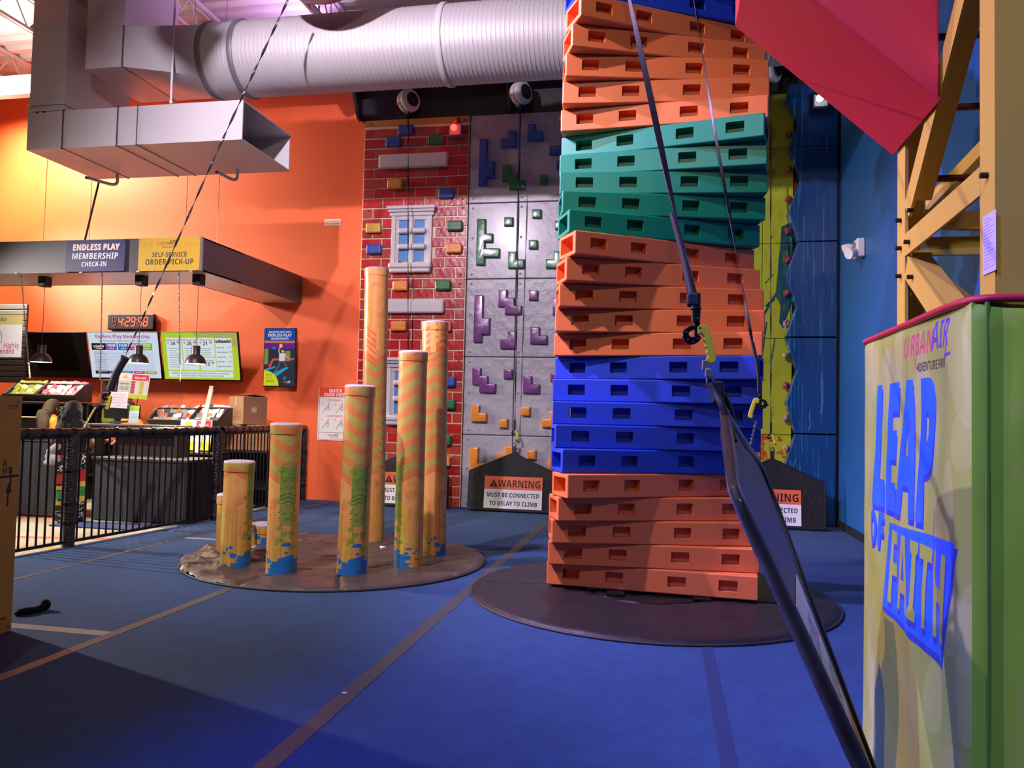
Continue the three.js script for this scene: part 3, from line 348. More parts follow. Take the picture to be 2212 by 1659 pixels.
for (const [x, zt, yt, x2, y2, z2, label] of [[-4.14, -11.84, 6.36, -4.06, 1.14, -12.05, 'thin black climbing strap hanging down the brick wall'], [-2.285, -11.84, 6.38, -2.295, 1.2, -12.0, 'thin black climbing strap hanging down the grey wall'], [1.48, -11.84, 6.5, 1.5, 1.25, -11.62, 'thin black climbing strap hanging down the yellow wall']]) {
  const t = thing('climbing_strap', label, 'strap', [0, 0, 0], 'climbing straps on the padded walls');
  mesh('webbing', ribbon([[x, yt, zt], [(x + x2) / 2, (yt + y2) / 2, (zt + z2) / 2], [x2, y2 + 0.16, z2]], 0.02, 3, 0.006), WEB, t);
  mesh('stitched_end', merge([rbox(0.03, 0.16, 0.02, 0.006, x2, y2 + 0.16, z2)]), BLACK, t);
  connector(t, [x2, y2 + 0.08, z2], [0, 0, 0.1], 1.1); chain([x2 + 0.02, y2 - 0.05, z2], [x2, y2 - 0.16, z2], 3, 0, STEEL, 'link_chain', t, 1.4);
}

// ---------- roof joists, ducts ----------
for (const [i, x] of [-13.2, -11.3, -9.45, -7.0, -4.9, -2.6, -0.4, 1.7].entries()) {
  const t = thing('roof_joist', ['white steel bar joist nearest the far left lobby wall', 'white steel bar joist second from the left lobby wall', 'white steel bar joist left of the vertical ducts', 'white steel bar joist above the duct elbow', 'white steel bar joist above the left half of the round duct', 'white steel bar joist above the middle of the round duct', 'white steel bar joist above the block tower', 'white steel bar joist nearest the blue wall'][i], 'joist', [x, 7.1, (Z0 + Z1) / 2], 'white roof joists');
  const L = Z1 - Z0 - 0.04, m = M(0xcfcacb, 0.5);
  mesh('top_chord', merge([box(0.05, 0.05, L, -0.04, 0.485, 0), box(0.05, 0.05, L, 0.04, 0.485, 0)]), m, t); mesh('bottom_chord', merge([box(0.045, 0.04, L, -0.035, 0.02, 0), box(0.045, 0.04, L, 0.035, 0.02, 0)]), m, t);
  const w = [], n = 24; for (let k = 0; k < n; k++) { const a = -L / 2 + L * k / n, b = a + L / n, c = (a + b) / 2; w.push(bar([0, 0.02, a], [0, 0.48, c], 0.012, 6), bar([0, 0.48, c], [0, 0.02, b], 0.012, 6)); } mesh('web_rods', merge(w), m, t);
}
for (const [i, z] of [-11.2, -8.0].entries()) solo('roof_girder', merge([box(17.3, 0.03, 0.16, 0, 0.15, 0), box(17.3, 0.3, 0.02), box(17.3, 0.03, 0.16, 0, -0.15, 0)]), M(0xcfcacb, 0.5), ['white steel roof girder near the back wall', 'white steel roof girder over the middle of the hall'][i], 'girder', [-6.25, 6.93, z]);
{
  const t = thing('rectangular_duct', 'grey rectangular air duct with open end hanging before the orange wall', 'air duct', [-6.6, 4.78, -9.1]);
  const z0 = -0.65, z1 = 0.6, x0 = -1.52, x1 = 1.5, h = 0.49, zc = (z0 + z1) / 2, dz = z1 - z0;
  mesh('duct_body', metreUV(merge([box(x1 - x0, 0.01, dz, (x0 + x1) / 2, 0.005, zc), box(x1 - x0, 0.01, dz, (x0 + x1) / 2, h - 0.005, zc), box(x1 - x0, h - 0.02, 0.01, (x0 + x1) / 2, h / 2, z1 - 0.005), box(x1 - x0, h - 0.02, 0.01, (x0 + x1) / 2, h / 2, z0 + 0.005), box(0.01, h - 0.02, dz - 0.02, x0 + 0.005, h / 2, zc)])), GALV, t);
  mesh('riser', metreUV(rbox(0.52, TOP - 4.82 - h, dz - 0.02, 0.006, x0 + 0.26, h + (TOP - 4.82 - h) / 2, zc)), GALV, t);
  for (const [x, w] of [[x0 + 0.53, 0.02], [x0 + 1.32, 0.02], [x0 + 1.6, 0.012]]) mesh('flange', merge([box(w, h + 0.03, 0.012, x, h / 2, z1 + 0.003), box(w, 0.012, dz + 0.03, x, -0.004, zc), box(w, 0.012, dz + 0.03, x, h + 0.004, zc)]), STEEL, t);
  for (const y of [h + 0.02, h + 0.1, 1.62]) mesh('flange', rbox(0.56, 0.03, dz + 0.03, 0.004, x0 + 0.26, y, zc), GALV, t);
    mesh('end_flange', merge([box(0.02, h, 0.02, x1 + 0.01, h / 2, z1 - 0.008), box(0.02, 0.012, dz, x1 + 0.01, 0.006, zc), box(0.02, 0.012, dz, x1 + 0.01, h - 0.006, zc)]), GALV, t);
  for (const x of [x0 + 0.14, x0 + 0.24]) mesh('plug', cyl(0.018, 0.018, 0.012, 12).rotateX(Math.PI / 2).translate(x, h + 0.0, z1 + 0.004), BLACK, t);
}
{
  const t = thing('round_spiral_duct', 'long round spiral air duct running under the roof into a square elbow', 'air duct', [-6.77, 6.03, -9.04]);
  const y0 = -0.24, y1 = 0.28, z0 = -0.54, z1 = 0.54;
  mesh('riser', metreUV(rbox(0.54, TOP - 6.06 - y1, z1 - z0, 0.006, -0.27, y1 + (TOP - 6.06 - y1) / 2, 0)), GALV, t);
  mesh('elbow', metreUV(rbox(0.54, y1 - y0, z1 - z0, 0.006, -0.27, (y0 + y1) / 2, 0)), GALV, t);
  { const n = 64, rows = 12, L = 1.0, R = 0.465, pos = [], idx = [], uv = []; // square-to-round transition
    for (let k = 0; k <= rows; k++) for (let j = 0; j <= n; j++) { const a = j / n * 6.283 + Math.PI / 4, c = Math.cos(a), s = Math.sin(a), m = Math.max(Math.abs(c), Math.abs(s)), sy = s > 0 ? y1 : -y0, q = k / rows, sx = c / m * 0.54, sq = s / m * sy; pos.push(q * L, sq * (1 - q) + s * R * q, sx * (1 - q) + c * R * q); uv.push(q, j / n * 3); }
    for (let k = 0; k < rows; k++) for (let j = 0; j < n; j++) { const p = k * (n + 1) + j; idx.push(p, p + n + 1, p + 1, p + 1, p + n + 1, p + n + 2); }
    const g = new THREE.BufferGeometry(); g.setAttribute('position', new THREE.Float32BufferAttribute(pos, 3)); g.setAttribute('uv', new THREE.Float32BufferAttribute(uv, 2)); g.setIndex(idx); g.computeVertexNormals(); mesh('transition', toCreasedNormals(g, 0.6), GALV, t); }
  { const prof = [], L = 8.15; for (let x = 0; x < L; x += 0.055) { prof.push(new THREE.Vector2(0.465, x), new THREE.Vector2(0.465, x + 0.048), new THREE.Vector2(0.4695, x + 0.05), new THREE.Vector2(0.4695, x + 0.053)); } mesh('spiral_pipe', new THREE.LatheGeometry(prof, 72).rotateZ(-Math.PI / 2).translate(1.0, 0, 0), M(0xbab6b6, 0.55, { metalness: 0.25 }), t); }
  for (const x of [0.98, 1.42, 4.1, 6.8]) mesh('coupling', new THREE.LatheGeometry([[0.466, -0.035], [0.485, -0.03], [0.487, 0.03], [0.466, 0.035]].map(([a, b]) => new THREE.Vector2(a, b)), 72).rotateZ(-Math.PI / 2).translate(x, 0, 0), x === 4.1 ? GALV : M(0x77757d, 0.5, { metalness: 0.3 }), t);
  mesh('elbow_seam', box(0.02, y1 - y0 + 0.02, z1 - z0 + 0.02, 0.0, (y0 + y1) / 2, 0), STEEL, t);
  for (const x of [2.4, 5.6]) mesh('hanger', merge([bar([x, 0.46, 0.3], [x, 1.5, 0.3], 0.006, 6), bar([x, 0.46, -0.3], [x, 1.5, -0.3], 0.006, 6)]), STEEL, t);
}
for (const [x, dx, label] of [[-7.95, 0.3, 'bent white pipe bracket under the left part of the duct'], [-5.95, 0.16, 'bent white pipe bracket under the right part of the duct']]) solo('pipe_bracket', merge([tube([[0, 0.14, 0], [0, 0.03, 0], [-0.03, 0, 0.02], [-dx, 0.05, 0.2], [-dx, 0.04, 0.24]], 0.022, 10, 30)]), WHITE, label, 'pipe', [x + dx, 4.64, -9.6]);
solo('white_conduit', merge([cyl(0.014, 0.014, 2.3, 10, 0, 1.15, 0), cyl(0.02, 0.02, 0.03, 10, 0, 0.02, 0)]), WHITE, 'white conduit pipe dropping in front of the duct elbow', 'pipe', [-6.08, 5.28, -8.522]);
solo('black_hanger_rod', bar([0.1, 0, 0], [0, -0.86, 0.1], 0.014), BLACK, 'black rod hanging from the pipe bracket to the lobby canopy', 'rod', [-8.0, 4.68, -9.55]);
[-9.05, -8.28, -6.72, -6.22].forEach((x, i) => solo('suspension_cable', bar([0, 0, 0], [0.02, 3.78, 0], 0.004, 6), STEEL, ['thin steel cable holding the canopy at the far left', 'thin steel cable holding the canopy above the purple sign', 'thin steel cable holding the canopy left half of the yellow sign', 'thin steel cable holding the canopy corner'][i], 'cable', [x, 3.82, -9.86], 'canopy cables'));

// ---------- lobby canopy with its signs ----------
{
  const t = thing('lobby_canopy', 'grey and black canopy fascia wrapping around above the lobby counter', 'canopy', [-6.16, 3.36, -9.42]);
  const metal = M(0x5a575d, 0.42, { metalness: 0.5, bumpMap: rep(bumpFine, 3, 3), bumpScale: 0.0005 }), dark = metal;
  mesh('front_fascia', box(7.4, 0.46, 0.03, -3.7, 0.23, -0.015), metal, t); mesh('side_fascia', box(0.03, 0.46, 2.97, -0.015, 0.23, -1.485), dark, t);
  mesh('soffit', merge([box(7.4, 0.02, 1.0, -3.7, 0.012, -0.52), box(0.75, 0.02, 1.96, -0.39, 0.012, -1.99)]), M(0xc8bdb2, 0.35, { metalness: 0.25 }), t);
  mesh('inner_fascia', merge([box(6.6, 0.46, 0.03, -4.1, 0.23, -1.0), box(0.03, 0.46, 1.96, -0.77, 0.23, -1.99)]), dark, t);
  mesh('top_panel', merge([box(7.4, 0.02, 1.0, -3.7, 0.45, -0.52), box(0.75, 0.02, 1.96, -0.39, 0.45, -1.99)]), dark, t);
  mesh('corner_trim', box(0.035, 0.465, 0.035, 0, 0.23, 0), M(0x9a989a, 0.35, { metalness: 0.6 }), t);
  mesh('cable_clips', merge([-2.9, -1.85, -0.95, -0.15].map((x) => rbox(0.05, 0.02, 0.03, 0.006, x, 0, 0.0))), WHITE, t);
}
const ctx = (w, h, f, o) => M(0xffffff, 0.45, { map: canvas(w, h, f), ...o });
const script1 = (g, x, y, s, c1, c2, c3) => { txt(g, 'URBAN', x - s * 0.9, y, s, c1, { skew: -0.15, sx: 0.85 }); txt(g, 'AIR', x + s * 1.15, y - s * 0.12, s * 1.15, c2, { skew: -0.15, sx: 0.8 }); g.strokeStyle = c2; g.lineWidth = s * 0.1; g.beginPath(); g.moveTo(x + s * 1.75, y + s * 0.2); g.lineTo(x + s * 1.6, y + s * 0.55); g.lineTo(x + s * 2.1, y + s * 0.5); g.stroke(); g.strokeStyle = c1; g.beginPath(); g.moveTo(x - s * 1.3, y + s * 0.4); g.lineTo(x - s * 1.1, y + s * 0.75); g.lineTo(x - s * 0.75, y + s * 0.7); g.stroke(); if (c3) txt(g, 'ADVENTURE PARK', x + s * 0.35, y + s * 0.75, s * 0.38, c3, { sx: 0.8 }); };
solo('membership_sign', rbox(0.94, 0.445, 0.012, 0.003), ctx(640, 304, (g, w, h) => { g.fillStyle = '#2c2a63'; g.fillRect(0, 0, w, h); txt(g, 'ENDLESS PLAY', 330, 72, 78, '#e6e2ea', { sx: 0.95, stroke: '#c6603c', sw: 6, skew: -0.08 }); txt(g, 'ENDLESS PLAY', 326, 68, 78, '#e6e2ea', { sx: 0.95, skew: -0.08 }); txt(g, 'MEMBERSHIP', 322, 156, 82, '#e6e2ea', { sx: 0.95, skew: -0.08 }); txt(g, 'CHECK-IN', 316, 232, 62, '#e6e2ea', { sx: 0.95, skew: -0.08 }); }), 'purple membership check-in sign on the canopy front', 'sign', [-7.79, 3.59, -9.405]);
solo('order_sign', rbox(0.93, 0.455, 0.012, 0.003), ctx(640, 312, (g, w, h) => { g.fillStyle = '#d2a62c'; g.fillRect(0, 0, w, h); for (let k = 0; k < 4; k++) for (const s of [-1, 1]) { g.strokeStyle = '#b9922a'; g.lineWidth = 8; g.beginPath(); const x = 320 + s * (180 + k * 34); g.moveTo(x + s * 16, 40); g.lineTo(x, 60); g.lineTo(x + s * 16, 80); g.stroke(); } script1(g, 300, 52, 48, '#b4643a', '#3a2c1c', '#5a4526'); txt(g, 'SELF-SERVICE', 326, 160, 60, '#33302a', { sx: 0.95 }); txt(g, 'ORDER PICK-UP', 326, 228, 72, '#33302a', { sx: 0.95 }); for (const x of [16, 624]) for (const y of [16, 296]) { g.fillStyle = '#6f6a5c'; g.beginPath(); g.arc(x, y, 6, 0, 7); g.fill(); } }), 'yellow self-service order pick-up sign at the canopy corner', 'sign', [-6.64, 3.59, -9.405]);

// ---------- pendant lamps ----------
{
  const shade = M(0x2a2522, 0.4), inner = M(0xf1e6cf, 0.6, { side: THREE.DoubleSide }), bulb = M(0xffffff, 0.5, { emissive: lin(1, 0.82, 0.5), emissiveIntensity: 6 });
  for (const [x, label] of [[-8.86, 'dark dome pendant lamp left of the switched-off screen centre'], [-7.28, 'dark dome pendant lamp in front of the membership screen'], [-6.385, 'dark dome pendant lamp in front of the green price screen'], [-9.75, 'dark dome pendant lamp just outside the left edge']]) {
    const t = thing('pendant_lamp', label, 'lamp', [x, 2.12, -9.72], 'pendant lamps above the counter');
    mesh('shade', new THREE.LatheGeometry([[0.14, 0], [0.136, 0.03], [0.118, 0.08], [0.085, 0.115], [0.056, 0.132], [0.056, 0.245], [0.05, 0.25], [0.001, 0.25]].map(([a, b]) => new THREE.Vector2(a, b)), 40), shade, t);
    mesh('inner_reflector', new THREE.LatheGeometry([[0.136, 0.002], [0.132, 0.03], [0.114, 0.078], [0.08, 0.11], [0.001, 0.125]].map(([a, b]) => new THREE.Vector2(a, b)), 40), inner, t);
    mesh('bulb', new THREE.SphereGeometry(0.035, 16, 12).translate(0, 0.05, 0), bulb, t);
    mesh('cord', bar([0, 0.25, 0], [0, 1.1, 0], 0.004, 6), BLACK, t); mesh('ceiling_cup', rbox(0.13, 0.15, 0.13, 0.012, 0, 1.17, 0), M(0x15120f, 0.5), t);
    const l = new THREE.SpotLight(lin(1, 0.8, 0.52), 11, 0, 1.25, 0.6, 2); l.position.set(x, 2.1, -9.72); l.target.position.set(x, 0, -9.9); l.castShadow = true; l.shadow.radius = 3; scene.add(l, l.target);
    const u = new THREE.PointLight(lin(1, 0.8, 0.52), 1.2); u.position.set(x, 2.17, -9.72); u.castShadow = true; u.shadow.radius = 2; scene.add(u);
  }
}
// ---------- screens, clock, notices on the orange wall ----------
const glow = (w, h, f, e) => { const m = canvas(w, h, f); return M(0x050505, 0.25, { emissive: 0xffffff, emissiveMap: m, emissiveIntensity: e }); };
function screen(name, label, x0, x1, y0, y1, zt, zb, mat, light) {
  const w = x1 - x0, h = Math.hypot(y1 - y0, zt - zb), t = thing(name, label, 'screen', [(x0 + x1) / 2, (y0 + y1) / 2, (zt + zb) / 2]); t.rotation.x = Math.atan2(zt - zb, y1 - y0);
  mesh('housing', rbox(w, h, 0.05, 0.008, 0, 0, -0.026), M(0x0b0b0d, 0.35), t); mesh('display', box(w - 0.03, h - 0.035, 0.003, 0, 0.004, 0.001), mat, t);
  mesh('wall_mount', merge([rbox(0.3, 0.24, 0.12, 0.01, 0, -0.05, -0.1)]), BLACK, t);
  if (light) { const l = new THREE.RectAreaLight(0xdfe8ff, light, w - 0.03, h - 0.03); l.position.set(0, 0, 0.008); l.rotation.y = Math.PI; t.add(l); }
}
screen('dark_screen', 'large switched-off black menu screen left of the lit screens', -11.62, -10.16, 2.0, 2.82, -12.1, -12.28, M(0x060607, 0.08));
screen('membership_screen', 'lit membership price table screen in the middle', -10.12, -8.7, 2.0, 2.825, -12.1, -12.28, glow(1024, 600, (g, w, h) => {
  g.fillStyle = '#d6e4f3'; g.fillRect(0, 0, w, h); txt(g, 'Endless Play Membership', 512, 52, 66, '#b9359f', { reg: false }); txt(g, 'Unlimited Visits at a fraction of the cost of a single visit!', 512, 110, 26, '#7f8aa0');
  [['urbanAir', '#15171c', 40, 215], ['$18.99', '#8a45b8', 258, 155], ['$14.99', '#1877c0', 430, 155], ['$10.99', '#d02aa8', 600, 155], ['$7.99', '#8fb52c', 772, 160]].forEach(([s, c, x, ww], i) => { g.fillStyle = c; g.fillRect(x, 140, ww, 92); txt(g, s, x + ww / 2, i ? 170 : 180, i ? 46 : 44, '#ffffff', { sx: 0.85 }); g.fillStyle = 'rgba(255,255,255,.8)'; g.fillRect(x + ww * 0.25, 205, ww * 0.5, 8); });
  for (let r = 0; r < 12; r++) { g.fillStyle = r % 2 ? '#c7d5ee' : '#d2dcf2'; g.fillRect(60, 248 + r * 21, 880, 21); g.fillStyle = '#8490b4'; g.fillRect(70, 255 + r * 21, 150 + (r * 37) % 50, 6); for (let c = 0; c < 4; c++) if ((r * 3 + c) % 3) g.fillRect(330 + c * 165, 255 + r * 21, r ? 10 : 90, 6); }
  [['#15171c', 60, 210], ['#8a45b8', 275, 165], ['#1877c0', 450, 165], ['#d02aa8', 625, 165], ['#8fb52c', 800, 165]].forEach(([c, x, ww]) => { g.fillStyle = c; g.fillRect(x, 508, ww, 40); g.fillStyle = 'rgba(255,255,255,.75)'; g.fillRect(x + 30, 520, ww - 60, 8); });
  g.fillStyle = '#b7a8cc'; g.fillRect(250, 566, 560, 6);
}, 0.85), 0.5);
screen('price_screen', 'lit lime-green day pass price screen on the right', -8.66, -7.18, 1.99, 2.83, -12.1, -12.28, glow(1024, 600, (g, w, h) => {
  g.fillStyle = '#b8d62e'; g.fillRect(0, 0, w, h); g.strokeStyle = '#b45aa0'; g.lineWidth = 9; for (let i = 0; i < 26; i++) { g.beginPath(); g.moveTo(440 + i * 30, -10); g.lineTo(500 + i * 34, 66 + i * 8); g.stroke(); }
  const card = (x, y, ww, hh) => { g.fillStyle = '#dcecef'; g.fillRect(x, y, ww, hh); }; card(60, 66, 210, 416); card(282, 66, 205, 416); card(500, 66, 215, 240); card(510, 318, 210, 166); card(728, 70, 220, 410); card(60, 496, 880, 78);
  const price = (s, c, x, y, n) => { txt(g, n, x, y - 44, 30, '#c0559f'); txt(g, '$', x - 78, y - 8, 34, '#111'); txt(g, s, x - 12, y, 62, '#111'); txt(g, c, x + 62, y - 12, 36, '#111'); }; price('34', '99', 165, 140, 'Platinum Pass'); price('28', '99', 388, 140, 'Ultimate Pass'); price('21', '99', 606, 140, 'Deluxe Pass'); price('13', '99', 612, 400, 'Basic Pass');
  txt(g, 'urbanAir', 838, 112, 50, '#111', { stroke: '#111', sw: 4 }); g.fillStyle = '#8fa2ac'; for (let r = 0; r < 9; r++) { g.fillRect(90, 200 + r * 30, 150 - (r * 41) % 50, 7); if (r < 8) g.fillRect(310, 200 + r * 30, 150 - (r * 29) % 60, 7); if (r < 4) g.fillRect(530, 200 + r * 25, 150 - (r * 31) % 40, 7); }
  ['Laser Tag', 'Virtual Reality', 'Parent Pass', '5 & Under', 'Urban Air Socks'].forEach((s, i) => { txt(g, s, 742, 190 + i * 60, 23, '#1b1b1b', { align: 'left', sx: 0.9 }); txt(g, ['$7.99', '$7.99', '50%', '$12.99', '$3.49'][i], 938, 186 + i * 60, 22, '#c0307f', { align: 'right', sx: 0.85 }); });
  txt(g, 'Height requirements vary per attraction. No refunds or exchanges.', 500, 520, 24, '#5d6c70'); txt(g, 'We reserve the right to limit guests to 2 hours of play.', 500, 552, 24, '#5d6c70');
}, 0.85), 0.5);
screen('portrait_screen', 'portrait advertising screen to the right of the price screens', -6.76, -6.17, 1.9, 2.91, -12.24, -12.26, glow(512, 880, (g, w, h) => {
  g.fillStyle = '#2d3340'; g.fillRect(0, 0, w, h); g.fillStyle = '#1749ad'; g.fillRect(0, 0, w, 185); txt(g, 'UNLIMITED VISITS WITH', 256, 50, 38, '#dfe8ff', { sx: 0.85 }); txt(g, 'ENDLESS PLAY', 256, 98, 66, '#ffe9c8', { sx: 0.9 }); txt(g, 'MEMBERSHIPS', 256, 152, 48, '#cfe0ff', { sx: 0.9 }); g.fillStyle = '#e8702c'; g.fillRect(0, 185, w, 34);
  g.fillStyle = '#6a2390'; g.fillRect(0, 219, w, 90); g.fillStyle = '#8a8c4c'; g.fillRect(0, 310, 70, 240); g.fillRect(350, 340, 90, 160); g.fillStyle = '#d4564c'; g.beginPath(); g.moveTo(70, 590); g.lineTo(140, 460); g.lineTo(510, 450); g.lineTo(510, 480); g.lineTo(160, 490); g.lineTo(110, 600); g.fill();
  g.fillStyle = '#25a4c4'; g.beginPath(); g.moveTo(150, 690); g.lineTo(390, 580); g.lineTo(420, 600); g.lineTo(210, 740); g.fill(); g.beginPath(); g.moveTo(0, 630); g.lineTo(190, 575); g.lineTo(200, 600); g.lineTo(0, 660); g.fill();
  g.fillStyle = '#d9dbe0'; g.beginPath(); g.moveTo(250, 380); g.lineTo(360, 370); g.lineTo(345, 500); g.lineTo(255, 500); g.fill(); g.lineWidth = 22; g.strokeStyle = '#cf9d84'; g.beginPath(); g.moveTo(262, 390); g.lineTo(245, 330); g.lineTo(270, 285); g.stroke(); g.beginPath(); g.moveTo(350, 385); g.lineTo(420, 470); g.stroke(); g.beginPath(); g.arc(310, 342, 26, 0, 7); g.fillStyle = '#d8ab92'; g.fill(); g.fillStyle = '#3a3230'; g.beginPath(); g.arc(312, 328, 24, 3.2, 6.3); g.fill(); g.strokeStyle = '#49566e'; g.lineWidth = 34; g.beginPath(); g.moveTo(272, 500); g.lineTo(240, 590); g.lineTo(180, 670); g.stroke(); g.beginPath(); g.moveTo(325, 500); g.lineTo(370, 560); g.lineTo(385, 600); g.stroke(); g.fillStyle = '#e8d23a'; g.beginPath(); g.arc(278, 262, 30, 0, 7); g.fill(); g.fillStyle = '#2a6fc8'; g.beginPath(); g.arc(355, 760, 26, 0, 7); g.fill(); g.fillRect(130, 280, 60, 36);
  g.fillStyle = '#d9de2a'; g.beginPath(); g.arc(20, 880, 235, 0, 7); g.fill(); txt(g, 'UP TO', 40, 712, 34, '#3c4a22', { align: 'left' }); txt(g, '85%', 30, 762, 62, '#e0a02a', { align: 'left' }); txt(g, 'SAVINGS', 34, 812, 34, '#3c4a22', { align: 'left' }); script1(g, 400, 815, 26, '#e8742c', '#ffffff', '#ffffff');
}, 0.8), 0.4);
{
  const t = thing('digital_clock', 'black digital wall clock with glowing red digits', 'clock', [-9.42, 3.03, -12.36]);
  mesh('case', rbox(0.94, 0.285, 0.08, 0.02), M(0x0b0a0a, 0.4), t);
  const seg = { 0: 'abcdef', 2: 'abged', 4: 'fgbc', 5: 'afgcd', 8: 'abcdefg', 9: 'abcdfg' }, red = M(0x200000, 0.5, { emissive: lin(1, 0.05, 0.02), emissiveIntensity: 5 }), dim = M(0x2a0606, 0.5, { emissive: lin(0.2, 0.01, 0.01), emissiveIntensity: 0.8 });
  const digit = (x, ch, m) => { const w = 0.075, h = 0.15, q = { a: [0, h / 2, 1], d: [0, -h / 2, 1], g: [0, 0, 1], f: [-w / 2, h / 4, 0], b: [w / 2, h / 4, 0], e: [-w / 2, -h / 4, 0], c: [w / 2, -h / 4, 0] }; mesh('digit', merge([...seg[ch]].map((k) => { const [a, b, hor] = q[k]; return rbox(hor ? w - 0.012 : 0.016, hor ? 0.016 : h / 2 - 0.012, 0.006, 0.003, x + a + b * 0.12, b, 0.042); })), m, t); };
  digit(-0.32, '8', dim); digit(-0.2, '4', red); digit(-0.055, '2', red); digit(0.055, '9', red); digit(0.2, '5', red); digit(0.31, '8', red);
  for (const x of [-0.128, 0.128]) mesh('colon', merge([rbox(0.016, 0.016, 0.006, 0.003, x, 0.035, 0.042), rbox(0.016, 0.016, 0.006, 0.003, x, -0.035, 0.042)]), red, t);
  const l = new THREE.RectAreaLight(lin(1, 0.05, 0.02), 0.6, 0.6, 0.15); l.position.set(-9.42, 3.03, -12.305); l.rotation.y = Math.PI; scene.add(l);
}
solo('usage_guide_poster', rbox(0.58, 0.9, 0.006, 0.002), ctx(560, 868, (g, w, h) => {
  g.fillStyle = '#e4e2e0'; g.fillRect(0, 0, w, h); g.fillStyle = '#dd4a2c'; g.fillRect(12, 0, w, 158); txt(g, 'QUICK', 296, 52, 74, '#f4f2ef'); txt(g, 'USAGE GUIDE', 296, 118, 74, '#f4f2ef', { sx: 0.85 }); txt(g, '- TO CONNECT -', 290, 208, 40, '#d6452c', { sx: 0.9 }); txt(g, '- TO DISCONNECT -', 290, 468, 40, '#d6452c', { sx: 0.9 });
  g.strokeStyle = '#33343a'; g.lineWidth = 7; for (const [x, y, n] of [[90, 270, '1.'], [330, 270, '2.'], [90, 530, '1.'], [330, 530, '2.']]) { txt(g, n, x - 20, y, 34, '#33343a'); g.beginPath(); g.moveTo(x - 10, y + 150); g.lineTo(x + 70, y + 30); g.lineTo(x + 96, y + 20); g.stroke(); g.beginPath(); g.moveTo(x + 92, y - 20); g.lineTo(x + 88, y + 60); g.stroke(); g.beginPath(); g.arc(x + 86, y + 82, 22, 0, 6); g.stroke(); }
  g.lineWidth = 5; g.beginPath(); g.moveTo(30, 740); g.lineTo(540, 740); g.moveTo(20, 170); g.lineTo(20, 850); g.lineTo(540, 850); g.stroke(); script1(g, 280, 785, 44, '#d6452c', '#33343a', '#33343a');
}), 'white and red quick usage guide poster on the orange wall', 'poster', [-5.5, 1.463, -12.396]);
solo('fire_wall_notice', rbox(0.3, 0.11, 0.003, 0.001), ctx(300, 110, (g, w, h) => { g.fillStyle = '#e9cfc8'; g.fillRect(0, 0, w, h); txt(g, 'TWO HOUR FIRE WALL', 150, 32, 28, '#b8242c', { sx: 0.88 }); txt(g, 'PROTECT ALL OPENINGS', 150, 78, 28, '#b8242c', { sx: 0.84 }); }), 'tiny fire wall notice high on the orange wall', 'notice', [-5.64, 4.753, -12.398]);

// ---------- lobby counters, shelves and goods ----------
const shelfBlack = M(0x131315, 0.55), counterMat = M(0x3d4147, 0.45, { bumpMap: rep(bumpFine, 4, 4), bumpScale: 0.0005 }), FLY = -0.03;
{
  const t = thing('service_counter', 'dark grey service counter of tall boards beside the blue mat', 'counter', [-6.85, FLY, -9.6]);
  for (let i = 0; i < 6; i++) mesh('front_board', rbox(0.228, 0.8, 0.03, 0.004, -0.58 + i * 0.233, 0.41, 0.32), counterMat, t);
  mesh('carcass', box(1.4, 0.8, 0.6, 0, 0.41, 0), shelfBlack, t); mesh('worktop', rbox(1.46, 0.035, 0.7, 0.006, 0, 0.83, 0.01), M(0x55585c, 0.4), t);
  mesh('back_riser', rbox(1.0, 0.42, 0.03, 0.004, -0.22, 1.05, -0.16), M(0x2a1416, 0.5), t); mesh('transaction_shelf', rbox(1.42, 0.03, 0.36, 0.006, -0.38, 1.275, -0.14), M(0x4a4a4d, 0.4), t);
  for (const x of [-1.06, 0.3]) mesh('shelf_post', box(0.04, 0.42, 0.3, x, 1.05, -0.14), shelfBlack, t); mesh('toe_kick', box(1.36, 0.06, 0.02, 0, 0.03, 0.29), BLACK, t);
}
{
  const t = thing('service_counter', 'tall dark counter block at the far left of the lobby', 'counter', [-8.9, FLY, -9.6]);
  mesh('carcass', box(1.5, 1.03, 0.6, 0, 0.515, 0), shelfBlack, t); for (let i = 0; i < 5; i++) mesh('front_board', rbox(0.295, 1.0, 0.03, 0.004, -0.6 + i * 0.3, 0.52, 0.315), counterMat, t); mesh('worktop', rbox(1.56, 0.04, 0.68, 0.006, 0, 1.05, 0), M(0x4a4a4d, 0.4), t);
}
{ const t = thing('product_display', 'small mauve display case of cards above the cube shelf', 'display', [-9.0, 1.535, -11.5]); mesh('case', merge([box(0.44, 0.42, 0.02, 0, 0.21, -0.1), box(0.02, 0.42, 0.2, -0.21, 0.21, 0), box(0.02, 0.42, 0.2, 0.21, 0.21, 0), box(0.44, 0.02, 0.2, 0, 0.01, 0), box(0.44, 0.02, 0.2, 0, 0.2, 0), box(0.44, 0.02, 0.2, 0, 0.41, 0)]), M(0xa8736a, 0.6), t); for (let i = 0; i < 4; i++) { mesh('card', box(0.075, 0.13, 0.01, -0.15 + i * 0.1, 0.3, -0.02), M(0xb79ac8, 0.5), t); mesh('small_box', rbox(0.06, 0.09, 0.05, 0.006, -0.15 + i * 0.1, 0.07, 0.02), M(0xd2a63c, 0.5), t); } }
solo('floor_mat', rbox(1.15, 0.018, 0.42, 0.006), M(0x1a2f63, 0.85), 'dark blue floor mat with pale edge before the counter', 'mat', [-7.05, -0.02, -8.82]);
solo('plexiglass_shield', rbox(1.36, 0.6, 0.008, 0.002), new THREE.MeshPhysicalMaterial({ color: 0xf4f8fa, roughness: 0.04, transmission: 1, thickness: 0, ior: 1.45 }), 'clear plexiglass shield hanging above the counter', 'shield', [-7.22, 1.575, -9.7]);
